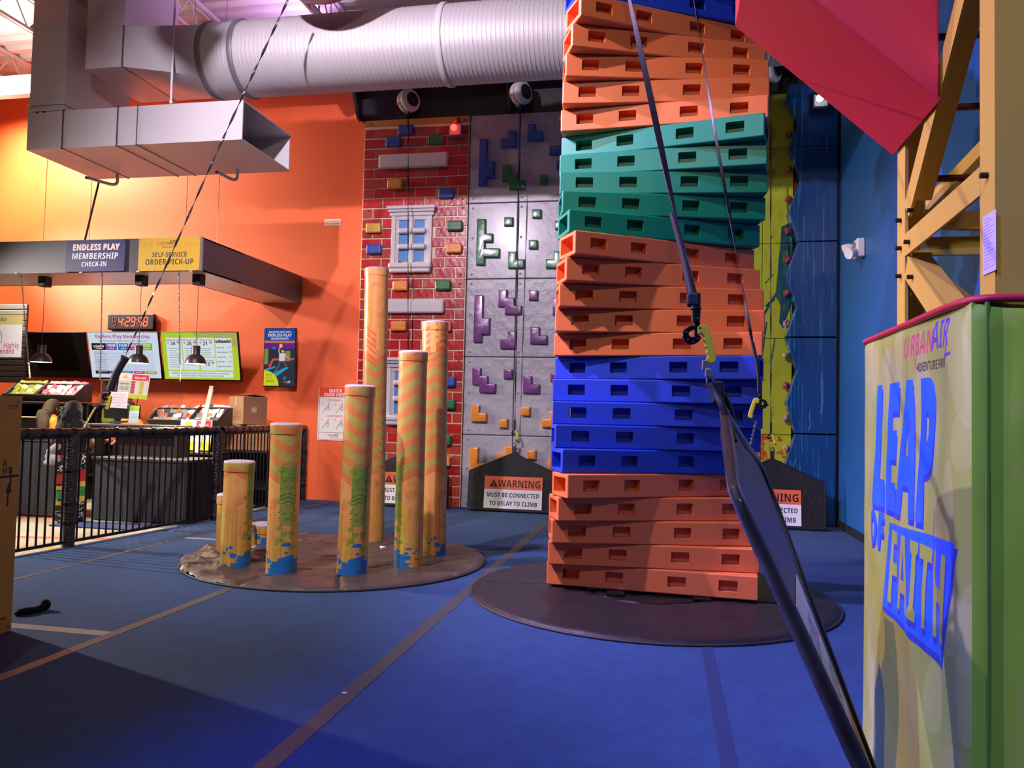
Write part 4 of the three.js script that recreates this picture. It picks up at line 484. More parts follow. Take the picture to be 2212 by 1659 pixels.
const sheet = (name, w, h, pos, rot, label, f, cat = 'sign', cw = 320) => { const m = solo(name, rbox(w, h, 0.006, 0.002), ctx(cw, Math.round(cw * h / w), f), label, cat, pos); m.rotation.set(...rot); return m; };
sheet('taped_note', 0.28, 0.225, [-7.54, 1.595, -9.69], [0, 0, -0.03], 'pale pink note taped to the plexiglass shield', (g, w, h) => { g.fillStyle = '#e8d9dc'; g.fillRect(0, 0, w, h); ['Due to a national', 'change shortage, we', 'have no quarters.', 'Please pay with exact', 'change.'].forEach((s, i) => txt(g, s, w / 2, 36 + i * 44, 27, '#9b8590', { reg: true })); }, 'note');
const sockSign = sheet('sock_size_sign', 0.56, 0.41, [-8.44, 1.84, -11.18], [-0.1, 0, -0.05], 'yellow and white sock size sign under the lit screens', (g, w, h) => { g.fillStyle = '#f0eee2'; g.fillRect(0, 0, w, h); g.fillStyle = '#dde03a'; g.fillRect(0, h * 0.83, w, h * 0.17); g.fillStyle = '#d83a5c'; g.fillRect(w * 0.42, 6, w * 0.55, h * 0.24); txt(g, 'SOCK SIZE', w * 0.69, h * 0.16, 27, '#fff', { sx: 0.9 }); txt(g, 'urbanAir', w * 0.2, h * 0.42, 24, '#222'); txt(g, '$3.49', w * 0.2, h * 0.6, 38, '#fff', { stroke: '#222', sw: 5 }); g.fillStyle = '#e8c82c'; g.beginPath(); g.arc(w * 0.2, h * 0.2, 26, 3.14, 6.3); g.fill(); for (let r = 0; r < 5; r++) for (let c = 0; c < 4; c++) { g.fillStyle = [c === 0 ? '#d83a5c' : c % 2 ? '#f5f3ea' : '#e2d33c'][0]; g.fillRect(w * (0.42 + c * 0.14), h * (0.3 + r * 0.1), w * 0.13, h * 0.09); } }, 'sign', 320);
mesh('easel_leg', merge([bar([-0.1, 0.1, -0.02], [-0.12, -0.62, 0.02], 0.008), bar([0.1, 0.1, -0.02], [0.12, -0.62, 0.02], 0.008)]), BLACK, sockSign);
sheet('sock_size_sign', 0.5, 0.46, [-6.98, 1.1, -10.7], [-0.08, 0.1, 0], 'second sock size sign low behind the fence beside the ruler', (g, w, h) => { g.fillStyle = '#f0eee2'; g.fillRect(0, 0, w, h); g.fillStyle = '#e6d82c'; g.fillRect(0, h * 0.72, w, h * 0.28); g.fillStyle = '#d83a5c'; g.fillRect(w * 0.5, 6, w * 0.48, h * 0.26); txt(g, 'SOCK SIZE', w * 0.74, h * 0.17, 24, '#fff', { sx: 0.85 }); g.fillStyle = '#e8c82c'; g.beginPath(); g.arc(w * 0.24, h * 0.16, 30, 0, 7); g.fill(); txt(g, '$3.49', w * 0.3, h * 0.52, 56, '#fff', { stroke: '#222', sw: 6 }); }, 'sign', 320);
sheet('mask_sign', 0.86, 0.61, [-9.42, 2.476, -9.5], [0, 0, 0], 'hanging white notice with a masked face and pink lettering at the left edge', (g, w, h) => { g.fillStyle = '#d9d7dc'; g.fillRect(0, 0, w, h); g.fillStyle = '#c0b04a'; g.fillRect(0, 0, w, h * 0.23); txt(g, 'urbanAir', w * 0.5, h * 0.11, 64, '#1d1c1a', { skew: -0.1, sx: 0.9 }); const x = w * 0.5, y = h * 0.45; g.strokeStyle = '#55545c'; g.lineWidth = 6; g.beginPath(); g.moveTo(x - 66, y + 90); g.bezierCurveTo(x - 96, y - 110, x + 96, y - 110, x + 66, y + 90); g.lineTo(x + 40, y + 88); g.moveTo(x - 40, y + 88); g.lineTo(x - 66, y + 90); g.stroke(); g.beginPath(); g.arc(x, y + 10, 44, 0, 7); g.stroke(); g.fillStyle = '#c23a66'; g.beginPath(); g.ellipse(x, y + 32, 42, 32, 0, 0, 7); g.fill(); for (const s of [-1, 1]) { g.beginPath(); g.moveTo(x + s * 10, y - 10); g.lineTo(x + s * 28, y - 12); g.stroke(); } txt(g, 'Highly', w * 0.8, h * 0.72, 74, '#c23a66', { align: 'center', sx: 0.85 }); txt(g, 'Recommended', w * 0.52, h * 0.86, 74, '#c23a66', { sx: 0.82 }); }, 'sign', 640);
sheet('standing_card', 0.15, 0.24, [-7.31, 1.4, -9.72], [-0.1, 0, 0], 'small white and green card standing on the counter shelf', (g, w, h) => { g.fillStyle = '#cfe0ea'; g.fillRect(0, 0, w, h); g.fillStyle = '#a8c832'; g.fillRect(0, 0, w, h * 0.28); for (let i = 0; i < 4; i++) { g.fillStyle = '#7f95a8'; g.fillRect(40, h * 0.42 + i * 46, 240, 10); } }, 'card');
for (const [x, y, z, w, label] of [[-7.69, 1.435, -9.85, 0.4, 'dark register monitor seen from behind below the taped note'], [-9.1, 1.225, -9.75, 0.38, 'dark register monitor on the far left counter']]) { const t = thing('register_monitor', label, 'monitor', [x, y, z], 'register monitors'); mesh('case', rbox(w, 0.2, 0.04, 0.012, 0, 0, 0), M(0x1d1b1e, 0.4), t); mesh('stand', merge([rbox(0.06, 0.14, 0.05, 0.01, 0, -0.15, -0.02), rbox(0.2, 0.02, 0.16, 0.006, 0, y > 1.3 ? -0.155 : -0.17, -0.03)]), BLACK, t); mesh('top_edge', box(w - 0.02, 0.008, 0.03, 0, 0.1, 0), M(0xb8a898, 0.4), t); t.rotation.x = 0.12; }

function rack(name, label, x0, x1, z0, z1, levels, h) { const t = thing(name, label, 'shelf', [(x0 + x1) / 2, FLY, (z0 + z1) / 2]), w = x1 - x0, d = z1 - z0; for (const y of levels) mesh('shelf_board', rbox(w, 0.03, d, 0.004, 0, y, 0), shelfBlack, t); for (const s of [-1, 1]) mesh('side_panel', box(0.03, h, d, s * (w / 2 - 0.015), h / 2, 0), shelfBlack, t); mesh('back_panel', box(w, h, 0.02, 0, h / 2, -d / 2 + 0.01), M(0x0c0c0e, 0.6), t); return t; }
rack('display_rack', 'tall black display rack behind the seated employee', -11.0, -9.35, -11.9, -11.05, [0.5, 1.05, 1.56], 1.58);
rack('cube_shelf', 'small black cube shelf between the two sock racks', -9.3, -8.75, -11.8, -11.2, [0.4, 1.2, 1.55], 1.55);
rack('display_rack', 'lower black display rack under the price screen', -8.6, -7.05, -11.9, -11.1, [0.45, 0.85, 1.2], 1.22);
rack('stock_shelf', 'black stock shelf carrying the cardboard boxes', -7.02, -6.06, -11.95, -11.25, [0.3, 0.87], 0.88);
rack('stock_shelf', 'low black shelf with sock signs right behind the counter', -7.3, -6.5, -10.9, -10.5, [0.4, 0.86], 0.87);
// storage bins with open slanted fronts
const binMat = M(0x35322f, 0.4);
function bin(x, y, z, w, label, group, kind, tilt = 0.25) {
  const t = thing('storage_bin', label, 'bin', [x, y, z], group); const h = 0.3, d = 0.42;
  mesh('side', extr([[-d / 2, 0], [d / 2 - 0.08, 0], [d / 2, 0.1], [-d / 2 + 0.14, h], [-d / 2, h]], 0.02, 0.003).rotateY(-Math.PI / 2).translate(-w / 2 + 0.02, 0, 0), binMat, t); mesh('side', extr([[-d / 2, 0], [d / 2 - 0.08, 0], [d / 2, 0.1], [-d / 2 + 0.14, h], [-d / 2, h]], 0.02, 0.003).rotateY(-Math.PI / 2).translate(w / 2, 0, 0), binMat, t);
  mesh('bottom', box(w - 0.02, 0.015, d - 0.08, 0, 0.008, -0.04), binMat, t); mesh('back', box(w - 0.02, h, 0.015, 0, h / 2, -d / 2 + 0.01), binMat, t); mesh('front_lip', merge([beam([0, 0.005, d / 2 - 0.09], [0, 0.1, d / 2 - 0.005], w, 0.015, [1, 0, 0]), rbox(w + 0.02, 0.03, 0.03, 0.01, 0, 0.105, d / 2 - 0.01)]), binMat, t); mesh('rim', merge([bar([-w / 2, 0.1, d / 2 - 0.005], [-w / 2, h, -d / 2 + 0.14], 0.013, 8), bar([w / 2, 0.1, d / 2 - 0.005], [w / 2, h, -d / 2 + 0.14], 0.013, 8), bar([-w / 2, h, -d / 2 + 0.14], [w / 2, h, -d / 2 + 0.14], 0.013, 8)]), binMat, t);
  const K = { green: [[lin(0.42, 0.55, 0.05), lin(0.5, 0.6, 0.1), lin(0.4, 0.5, 0.06)], 'lime-green sock packet in the leftmost bin'], pink: [[lin(0.62, 0.05, 0.13), lin(0.7, 0.16, 0.2), lin(0.55, 0.04, 0.1)], 'shiny pink sock packet in the bin behind the seated employee'], dark: [[lin(0.07, 0.08, 0.12), lin(0.2, 0.21, 0.26), lin(0.6, 0.16, 0.06)], 'dark packaged grip sock in the bin under the price screen'], mixed: [[lin(0.6, 0.16, 0.06), lin(0.6, 0.58, 0.55), lin(0.08, 0.09, 0.13)], 'orange and white sock packet in the bin beside the cardboard boxes'] }[kind];
  const mats = K[0].map((c) => M(c, 0.3, { clearcoat: 0.6, clearcoatRoughness: 0.2 })), g = rbox(0.16, 0.12, 0.035, 0.016, 0, 0, 0, 2); { const p = g.attributes.position; for (let i = 0; i < p.count; i++) p.setZ(i, p.getZ(i) + 0.01 * noise.noise(p.getX(i) * 30, p.getY(i) * 30, 2)); g.computeVertexNormals(); }
  const nx = Math.floor((w - 0.1) / 0.1); for (let r = 0; r < 4; r++) for (let i = 0; i < nx; i++) { const m = solo('sock_packet', g, mats[Math.floor(rnd() * 3)], K[1], 'socks', [x - w / 2 + 0.1 + i * (w - 0.2) / (nx - 1) + rr(-0.015, 0.015), y + 0.1 + r * 0.066, z + 0.11 - r * 0.075], kind + ' sock packets'); m.rotation.set(-0.75 + rr(-0.2, 0.2), rr(-0.3, 0.3), rr(-0.4, 0.4)); }
}
bin(-10.52, 1.56, -11.28, 0.58, 'dark bin of lime-green socks at the left end of the tall rack', 'sock bins', 'green');
bin(-9.83, 1.56, -11.28, 0.76, 'dark bin of pink socks on the tall rack', 'sock bins', 'pink');
bin(-7.72, 1.2, -11.28, 0.74, 'dark bin of navy packaged socks under the price screen', 'sock bins', 'dark');
bin(-6.93, 1.22, -11.0, 0.5, 'dark bin of mixed socks left of the cardboard boxes', 'sock bins', 'mixed');
for (const [x, y, z, label] of [[-8.98, 1.2, -11.35, 'lime-green fabric bag inside the cube shelf'], [-8.22, 1.2, -11.6, 'lime-green packet pile beside the dark sock bin']]) solo('green_bag', rbox(0.26, 0.28, 0.14, 0.05, 0, 0.155, 0, 4), M(lin(0.4, 0.52, 0.05), 0.5, { bumpMap: rep(bumpSoft, 3, 3), bumpScale: 0.05 }), label, 'bag', [x, y, z]);
// cardboard
{
  const card = M(0x9a6f4c, 0.8, { bumpMap: rep(bumpFine, 2, 2), bumpScale: 0.0006 }), tapeC = M(0xb99468, 0.4);
  const cbox = (w, h, d, pos, turn, label, open) => { const t = thing('cardboard_box', label, 'box', pos, 'cardboard boxes on the stock shelf'); t.rotation.y = turn; mesh('carton', rbox(w, h, d, 0.006, 0, h / 2, 0), card, t); mesh('tape', merge([box(0.055, 0.002, d + 0.002, 0, h, 0), box(0.055, h * 0.35, 0.002, 0, h * 0.83, d / 2 + 0.001)]), tapeC, t); if (open) mesh('flap', rbox(w * 0.96, 0.008, d * 0.55, 0.003, 0, 0, 0).rotateX(-0.16).translate(0, h + 0.025, -d * 0.2), card, t);
    mesh('printed_label', box(0.1, 0.13, 0.002, -w * 0.05, h * 0.52, 0).rotateY(Math.PI / 2).translate(w / 2 + 0.001, 0, 0), ctx(128, 160, (g, ww, hh) => { g.fillStyle = '#a88468'; g.fillRect(0, 0, ww, hh); g.fillStyle = '#d9d2cb'; for (let i = 0; i < 9; i++) g.fillRect(10 + i * 12, 30, 6, 90); }), t);
    mesh('printed_lines', box(w * 0.75, h * 0.45, 0.002, -0.01, h * 0.38, d / 2 + 0.0008), ctx(256, 160, (g, ww, hh) => { g.fillStyle = '#996e4b'; g.fillRect(0, 0, ww, hh); g.fillStyle = '#5d412c'; for (let i = 0; i < 6; i++) g.fillRect(14, 14 + i * 24, 120 + (i * 53) % 110, 6); }), t); };
  cbox(0.43, 0.44, 0.43, [-6.63, 1.27, -11.58], -0.5, 'large open cardboard box on top of two smaller boxes', true);
  cbox(0.44, 0.4, 0.45, [-6.79, 0.86, -11.58], 0, 'lower left cardboard box under the large open one', false);
  cbox(0.4, 0.4, 0.45, [-6.32, 0.86, -11.58], 0, 'lower right cardboard box nearest the fence end', false);
}
{ const t = thing('measuring_stick', 'long white measuring stick leaning behind the fence', 'ruler', [-6.86, 0.845, -10.56]); mesh('stick', rbox(0.07, 1.02, 0.02, 0.004, 0, 0.51, 0), ctx(64, 1024, (g, w, h) => { g.fillStyle = '#d8d0c4'; g.fillRect(0, 0, w, h); g.fillStyle = '#8d8478'; for (let i = 0; i < 60; i++) g.fillRect(0, i * 17, i % 5 ? 16 : 30, 3); }), t); mesh('clip', rbox(0.03, 0.03, 0.03, 0.006, 0.04, 1.0, 0), BLACK, t); t.rotation.set(0, 0, -0.21); }
{ const t = thing('slatwall_panel', 'grey slatwall display panel at the far left edge', 'display panel', [-11.35, 1.88, -11.6]); mesh('backing', box(0.9, 1.37, 0.02, 0, 0.685, -0.02), M(0x3b3a38, 0.6), t); for (let i = 0; i < 14; i++) mesh('slat', rbox(0.9, 0.08, 0.02, 0.006, 0, 0.05 + i * 0.098, 0), i > 8 ? M(0x7d7a72, 0.5) : M(0x2a2a2e, 0.5), t); }
const chainMat = M(0xa7a29c, 0.35, { metalness: 0.8 });
for (const [x, x2, y2, z2, label] of [[-7.74, -7.86, 1.88, -9.7, 'thin steel chain holding the left end of the plexiglass'], [-6.55, -6.6, 1.88, -9.7, 'thin steel chain holding the right end of the plexiglass'], [-9.06, -9.02, 1.9, -9.7, 'thin steel chain hanging beside the mask notice']]) { const m = chain([x, 3.36, -9.5], [x2, y2, z2], 62, 0, chainMat, numbered('hanging_chain'), scene, 1.25); tag(m, label, 'chain', 'chains hanging from the canopy'); }

// ---------- black padded fence between lobby and play floor ----------
function fence(a, b, n, label, skipPost) {
  const [x0, z0] = a, [x1, z1] = b, L = Math.hypot(x1 - x0, z1 - z0), t = thing('metal_fence', label, 'fence', [x0, 0, z0]); t.rotation.y = Math.atan2(-(z1 - z0), x1 - x0);
  const barG = cyl(0.011, 0.011, 1.12, 8, 0, 0.6, 0), barM = M(0x14161a, 0.35, { metalness: 0.3 }), pad = M(0x120d0f, 0.3, { bumpMap: rep(bumpSoft, 3, 12), bumpScale: 0.02, clearcoat: 0.5, clearcoatRoughness: 0.25 });
  for (let i = 1; i < n; i++) { const m = mesh('bar', barG, barM, t); m.position.x = L * i / n; }
  mesh('lower_rail', box(L, 0.03, 0.03, L / 2, 0.055, 0), barM, t); mesh('steel_rail', box(L, 0.04, 0.04, L / 2, 1.17, 0), barM, t);
  const prof = []; for (let x = 0; x <= L; x += 0.03) prof.push(new THREE.Vector2(0.046 + 0.004 * noise.noise(x * 5, 3, z0) + 0.002 * Math.abs(Math.sin(x * 14)), x)); mesh('rail_padding', new THREE.LatheGeometry(prof, 20).rotateZ(-Math.PI / 2).translate(0, 1.215, 0), pad, t);
  for (let x = 0.12; x < L; x += 0.19) mesh('tape_band', new THREE.CylinderGeometry(0.053, 0.053, 0.035, 20, 1, true).rotateZ(Math.PI / 2).translate(x, 1.215, 0), RUBBER, t);
  for (const x of skipPost ? [L] : [0.72, L]) { const x_ = x - 0.03; const q = []; for (let y = 0; y <= 1.24; y += 0.04) q.push(new THREE.Vector2(0.062 + 0.004 * noise.noise(y * 6, x * 3, 1), y)); mesh('padded_post', new THREE.LatheGeometry(q, 22).translate(x_, 0.002, 0), pad, t); for (const y of [0.25, 0.45, 0.8]) mesh('tape_band', new THREE.CylinderGeometry(0.068, 0.068, 0.03, 20, 1, true).translate(x_, y, 0), RUBBER, t); }
}
fence([-6.28, -6.6], [-5.94, -9.66], 31, 'long black fence with padded rail along the lobby edge');
fence([-5.94, -9.72], [-5.97, -12.3], 26, 'short black fence section ending at the orange wall', true);

// ---------- people in the lobby ----------
function flesh(parts, cell, k = 0.03) { // smooth union of tapered capsules, meshed
  let mn = [9, 9, 9], mx = [-9, -9, -9]; for (const [a, b] of parts) for (const p of [a, b]) for (let i = 0; i < 3; i++) { mn[i] = Math.min(mn[i], p[i] - p[3] - 0.04); mx[i] = Math.max(mx[i], p[i] + p[3] + 0.04); }
  const c = mn.map((v, i) => (v + mx[i]) / 2), S = Math.max(...mx.map((v, i) => v - mn[i])) / 2 * 1.03, res = Math.min(128, Math.round(2 * S / cell)), mc = new MarchingCubes(res, BLACK, false, false, 160000); mc.isolation = 0;
  let o = 0; for (let z = 0; z < res; z++) for (let y = 0; y < res; y++) for (let x = 0; x < res; x++, o++) {
    const px = c[0] + (x - res / 2) / (res / 2) * S, py = c[1] + (y - res / 2) / (res / 2) * S, pz = c[2] + (z - res / 2) / (res / 2) * S; let d = 9;
    if (px < mn[0] || px > mx[0] || py < mn[1] || py > mx[1] || pz < mn[2] || pz > mx[2]) { mc.field[o] = -1; continue; }
    for (const [a, b, fx = 1, fz = 1] of parts) { const bx = b[0] - a[0], by = b[1] - a[1], bz = b[2] - a[2], l = bx * bx + by * by + bz * bz || 1e-9; let t = ((px - a[0]) * bx + (py - a[1]) * by + (pz - a[2]) * bz) / l; t = t < 0 ? 0 : t > 1 ? 1 : t; const e = Math.hypot((px - a[0] - bx * t) / fx, py - a[1] - by * t, (pz - a[2] - bz * t) / fz) - (a[3] + (b[3] - a[3]) * t); const h = Math.max(k - Math.abs(d - e), 0) / k; d = Math.min(d, e) - h * h * k * 0.25; }
    mc.field[o] = -d; }
  mc.update(); const n = mc.count, g = new THREE.BufferGeometry(), pos = new Float32Array(mc.positionArray.subarray(0, n * 3)), nor = new Float32Array(mc.normalArray.subarray(0, n * 3));
  for (let i = 0; i < n; i++) for (let j = 0; j < 3; j++) pos[i * 3 + j] = c[j] + pos[i * 3 + j] * S; g.setAttribute('position', new THREE.BufferAttribute(pos, 3)); g.setAttribute('normal', new THREE.BufferAttribute(nor, 3)); g.setAttribute('uv', new THREE.BufferAttribute(new Float32Array(n * 2), 2)); return g;
}
function hand(w, e, side) { // five fingers from wrist w, pointing away from elbow e
  const W = V(...w), d = W.clone().sub(V(...e)).normalize(), s = V(side, 0, 0.2).addScaledVector(d, -V(side, 0, 0.2).dot(d)).normalize(), f = s.clone().cross(d), P = (u, v, q) => { const p = W.clone().addScaledVector(d, u).addScaledVector(s, v).addScaledVector(f, q); return [p.x, p.y, p.z]; };
  const out = [[[...P(0, 0, 0), 0.024], [...P(0.075, 0, 0), 0.03], 1, 1]]; [[-0.03, 0.062], [-0.011, 0.076], [0.009, 0.07], [0.028, 0.056]].forEach(([v, L]) => { out.push([[...P(0.075, v, 0), 0.0095], [...P(0.075 + L * 0.55, v, 0.012), 0.009]], [[...P(0.075 + L * 0.55, v, 0.012), 0.009], [...P(0.075 + L * 0.85, v * 0.95, 0.036), 0.008]]); }); out.push([[...P(0.025, -0.03, 0.005), 0.011], [...P(0.065, -0.056, 0.022), 0.009]]); return out;
}
function face(parent, hx, hy, hz, dir, skin) { const g = new THREE.Group(); g.name = 'face'; g.position.set(hx, hy, hz); g.rotation.y = dir; parent.add(g); for (const s of [-1, 1]) { mesh('eye', new THREE.SphereGeometry(0.012, 10, 8).translate(s * 0.032, 0.012, 0.088), M(0xe8e4e0, 0.3), g); mesh('pupil', new THREE.SphereGeometry(0.006, 8, 6).translate(s * 0.032, 0.012, 0.098), BLACK, g); } mesh('mouth', rbox(0.04, 0.009, 0.008, 0.003, 0, -0.055, 0.092), M(0x8a3a34, 0.5), g); return g; }
{ // customer seen from behind
  const t = thing('person', 'person with long dark curly hair and bright patterned trousers at the counter, seen from behind', 'person', [-7.63, FLY, -8.95]); t.rotation.y = Math.PI + 0.25;
  const skin = M(0x5d3a2a, 0.55), B = [];
  for (const s of [-1, 1]) B.push([[s * 0.09, 0.84, 0, 0.095], [s * 0.105, 0.46, 0.015, 0.062]], [[s * 0.105, 0.46, 0.015, 0.062], [s * 0.11, 0.09, -0.01, 0.042]], [[s * 0.11, 0.05, -0.015, 0.042], [s * 0.125, 0.035, 0.13, 0.034]]);
  B.push([[0, 0.86, 0, 0.135], [0, 1.04, 0.005, 0.115], 1.15, 0.85], [[0, 1.04, 0, 0.115], [0, 1.24, 0, 0.13], 1.2, 0.8], [[0, 1.26, 0, 0.07], [0, 1.38, 0.01, 0.05]], [[0, 1.43, 0.012, 0.082], [0, 1.475, 0.005, 0.09], 0.9, 1.08]);
  B.push([[-0.15, 1.24, 0, 0.058], [-0.27, 1.03, -0.02, 0.044]], [[-0.27, 1.03, -0.02, 0.044], [-0.17, 0.95, 0.17, 0.03]], [[0.15, 1.24, 0, 0.058], [0.25, 1.02, 0.0, 0.044]], [[0.25, 1.02, 0.0, 0.044], [0.16, 1.02, 0.2, 0.03]], [[0, 1.42, 0.1, 0.014], [0, 1.405, 0.112, 0.016]]);
  for (const s of [-1, 1]) B.push([[s * 0.08, 1.43, 0, 0.016], [s * 0.082, 1.46, 0, 0.018]]);
  const HL = [...hand([-0.17, 0.95, 0.17], [-0.27, 1.03, -0.02], -1)], HR = [...hand([0.16, 1.02, 0.2], [0.25, 1.02, 0], 1)];
  mesh('body', merge([flesh(B, 0.014), flesh(HL, 0.0035, 0.006), flesh(HR, 0.0035, 0.006)]), skin, t); face(t, 0, 1.455, 0.01, 0, skin);
  // zebra / red / green trousers: printed pattern follows the height of the cloth
  const tr = []; for (const s of [-1, 1]) tr.push([[s * 0.09, 0.84, 0, 0.112], [s * 0.105, 0.46, 0.01, 0.085]], [[s * 0.105, 0.46, 0.01, 0.085], [s * 0.11, 0.08, -0.01, 0.075]]); tr.push([[-0.02, 0.9, 0, 0.14], [0.02, 0.9, 0, 0.14], 1.15, 0.9]);
  const tg = flesh(tr, 0.014), p = tg.attributes.position, uv = tg.attributes.uv; for (let i = 0; i < p.count; i++) uv.setXY(i, Math.atan2(p.getX(i), p.getZ(i)) / 6.283 + 0.5, p.getY(i) / 1.1);
  mesh('trousers', tg, ctx(512, 1024, (g, w, h) => { g.fillStyle = '#15151a'; g.fillRect(0, 0, w, h); for (let i = 0; i < 420; i++) { const x = rr(0, w), y = rr(0, h); g.strokeStyle = '#d9d5cf'; g.lineWidth = rr(3, 8); g.beginPath(); g.moveTo(x, y); g.quadraticCurveTo(x + rr(-30, 30), y + rr(4, 30), x + rr(-34, 34), y + rr(10, 44)); g.stroke(); } for (const [y0, y1, c] of [[0.36, 0.5, '#b3202c'], [0.5, 0.56, '#d9a83a'], [0.56, 0.68, '#2f8a4a'], [0.13, 0.18, '#b3202c'], [0.68, 0.74, '#c9b23a']]) { g.globalAlpha = 0.9; g.fillStyle = c; g.fillRect(0, h * y0, w * 0.55, h * (y1 - y0)); g.fillRect(w * 0.75, h * (y0 + 0.06), w * 0.25, h * (y1 - y0) * 0.8); } g.globalAlpha = 1; }), t);
  const top = [[[0, 0.95, 0, 0.15], [0, 1.1, 0, 0.135], 1.25, 0.95], [[0, 1.1, 0, 0.13], [0, 1.25, 0, 0.135], 1.25, 0.85], [[-0.14, 1.25, 0, 0.07], [-0.22, 1.12, -0.01, 0.062]], [[0.14, 1.25, 0, 0.07], [0.21, 1.12, 0, 0.062]]]; mesh('shirt', flesh(top, 0.013), M(0x1a191c, 0.85), t);
  mesh('jacket', flesh([[[0.24, 0.93, -0.06, 0.05], [0.12, 1.0, -0.12, 0.05], 1, 0.6], [[0.26, 0.86, -0.05, 0.05], [0.12, 0.84, -0.1, 0.05], 1, 0.6], [[0.3, 0.78, -0.04, 0.03], [0.2, 0.8, -0.08, 0.05], 1, 0.6]], 0.012), M(0x9c999c, 0.85), t).userData.label = 'light grey cloth hanging at the hip';
  const hr = [[[0, 1.49, -0.005, 0.112], [0, 1.42, -0.03, 0.115]], [[0, 1.42, -0.05, 0.12], [0, 1.22, -0.085, 0.13], 1.15, 0.75], [[-0.05, 1.25, -0.08, 0.1], [-0.1, 1.1, -0.08, 0.075]], [[0.05, 1.25, -0.08, 0.1], [0.1, 1.08, -0.08, 0.075]]]; for (let i = 0; i < 46; i++) { const a = rr(-1.5, 1.5), y = rr(1.08, 1.5), R = y > 1.4 ? 0.1 : 0.13; hr.push([[Math.sin(a) * R * 1.1, y, -0.05 - Math.cos(a) * R * 0.75, rr(0.018, 0.03)], [Math.sin(a) * R * 1.15, y - rr(0.03, 0.07), -0.055 - Math.cos(a) * R * 0.8, 0.016]]); }
  mesh('curly_hair', flesh(hr, 0.009, 0.022), M(0x080607, 0.8), t);
}
function employee(x, z, turn, hairC, long, label, skinC, mask) {
  const t = thing('person', label, 'person', [x, FLY, z], 'employees behind the counter'); t.rotation.y = turn; const skin = M(skinC, 0.55), B = [];
  for (const s of [-1, 1]) B.push([[s * 0.09, 0.88, 0, 0.095], [s * 0.1, 0.48, 0.01, 0.062]], [[s * 0.1, 0.48, 0.01, 0.062], [s * 0.1, 0.09, -0.01, 0.042]], [[s * 0.1, 0.045, -0.01, 0.042], [s * 0.11, 0.035, 0.13, 0.034]]);
  B.push([[0, 0.9, 0, 0.13], [0, 1.08, 0.01, 0.115], 1.15, 0.85], [[0, 1.08, 0.01, 0.115], [0, 1.26, 0.04, 0.13], 1.25, 0.8], [[0, 1.3, 0.05, 0.065], [0, 1.4, 0.08, 0.05]], [[0, 1.46, 0.1, 0.08], [0, 1.51, 0.095, 0.09], 0.9, 1.08]);
  const HN = []; for (const s of [-1, 1]) { B.push([[s * 0.17, 1.27, 0.03, 0.056], [s * 0.24, 1.04, 0.08, 0.044]], [[s * 0.24, 1.04, 0.08, 0.044], [s * 0.14, 1.02, 0.3, 0.03]], [[s * 0.082, 1.46, 0.09, 0.016], [s * 0.084, 1.49, 0.09, 0.018]]); HN.push(flesh(hand([s * 0.14, 1.02, 0.3], [s * 0.24, 1.04, 0.08], s), 0.0035, 0.006)); } B.push([[0, 1.47, 0.19, 0.013], [0, 1.45, 0.2, 0.015]]);
  mesh('body', merge([flesh(B, 0.014), ...HN]), skin, t); face(t, 0, 1.49, 0.1, 0, skin);
  mesh('orange_shirt', flesh([[[0, 0.9, 0, 0.145], [0, 1.08, 0.01, 0.135], 1.2, 0.92], [[0, 1.08, 0.01, 0.135], [0, 1.27, 0.04, 0.14], 1.3, 0.85], [[-0.16, 1.27, 0.03, 0.072], [-0.22, 1.1, 0.06, 0.064]], [[0.16, 1.27, 0.03, 0.072], [0.22, 1.1, 0.06, 0.064]]], 0.013), M(lin(0.9, 0.19, 0.015), 0.8), t);
  const tr = []; for (const s of [-1, 1]) tr.push([[s * 0.09, 0.86, 0, 0.108], [s * 0.1, 0.1, -0.005, 0.07]]); mesh('trousers', flesh(tr, 0.016), M(0x16161a, 0.85), t);
  const h = [[[0, 1.53, 0.085, 0.104], [0, 1.47, 0.06, 0.1]]]; if (long) { h.push([[0, 1.46, 0.02, 0.1], [0, 1.22, -0.06, 0.1], 1.1, 0.6]); for (let i = 0; i < 26; i++) { const a = rr(-1.4, 1.4); h.push([[Math.sin(a) * 0.11, rr(1.15, 1.45), -0.02 - Math.cos(a) * 0.07, 0.022], [Math.sin(a) * 0.12, rr(1.1, 1.2), -0.05 - Math.cos(a) * 0.07, 0.016]]); } } mesh('hair', flesh(h, 0.01, 0.06), M(hairC, 0.75), t);
  if (mask) mesh('face_mask', flesh([[[-0.02, 1.45, 0.17, 0.035], [0.02, 1.45, 0.17, 0.035], 1, 0.8], [[0, 1.42, 0.16, 0.03], [0, 1.47, 0.18, 0.026]]], 0.006, 0.02), M(0xd9cfc4, 0.8), t);
}
employee(-9.38, -10.45, 2.85, 0x24130a, true, 'employee in orange shirt with long brown hair at the left counter', 0xa87452, false);
employee(-7.95, -10.55, -0.25, 0x2a1a14, false, 'employee in orange shirt and face mask behind the register', 0x7a4a38, true);

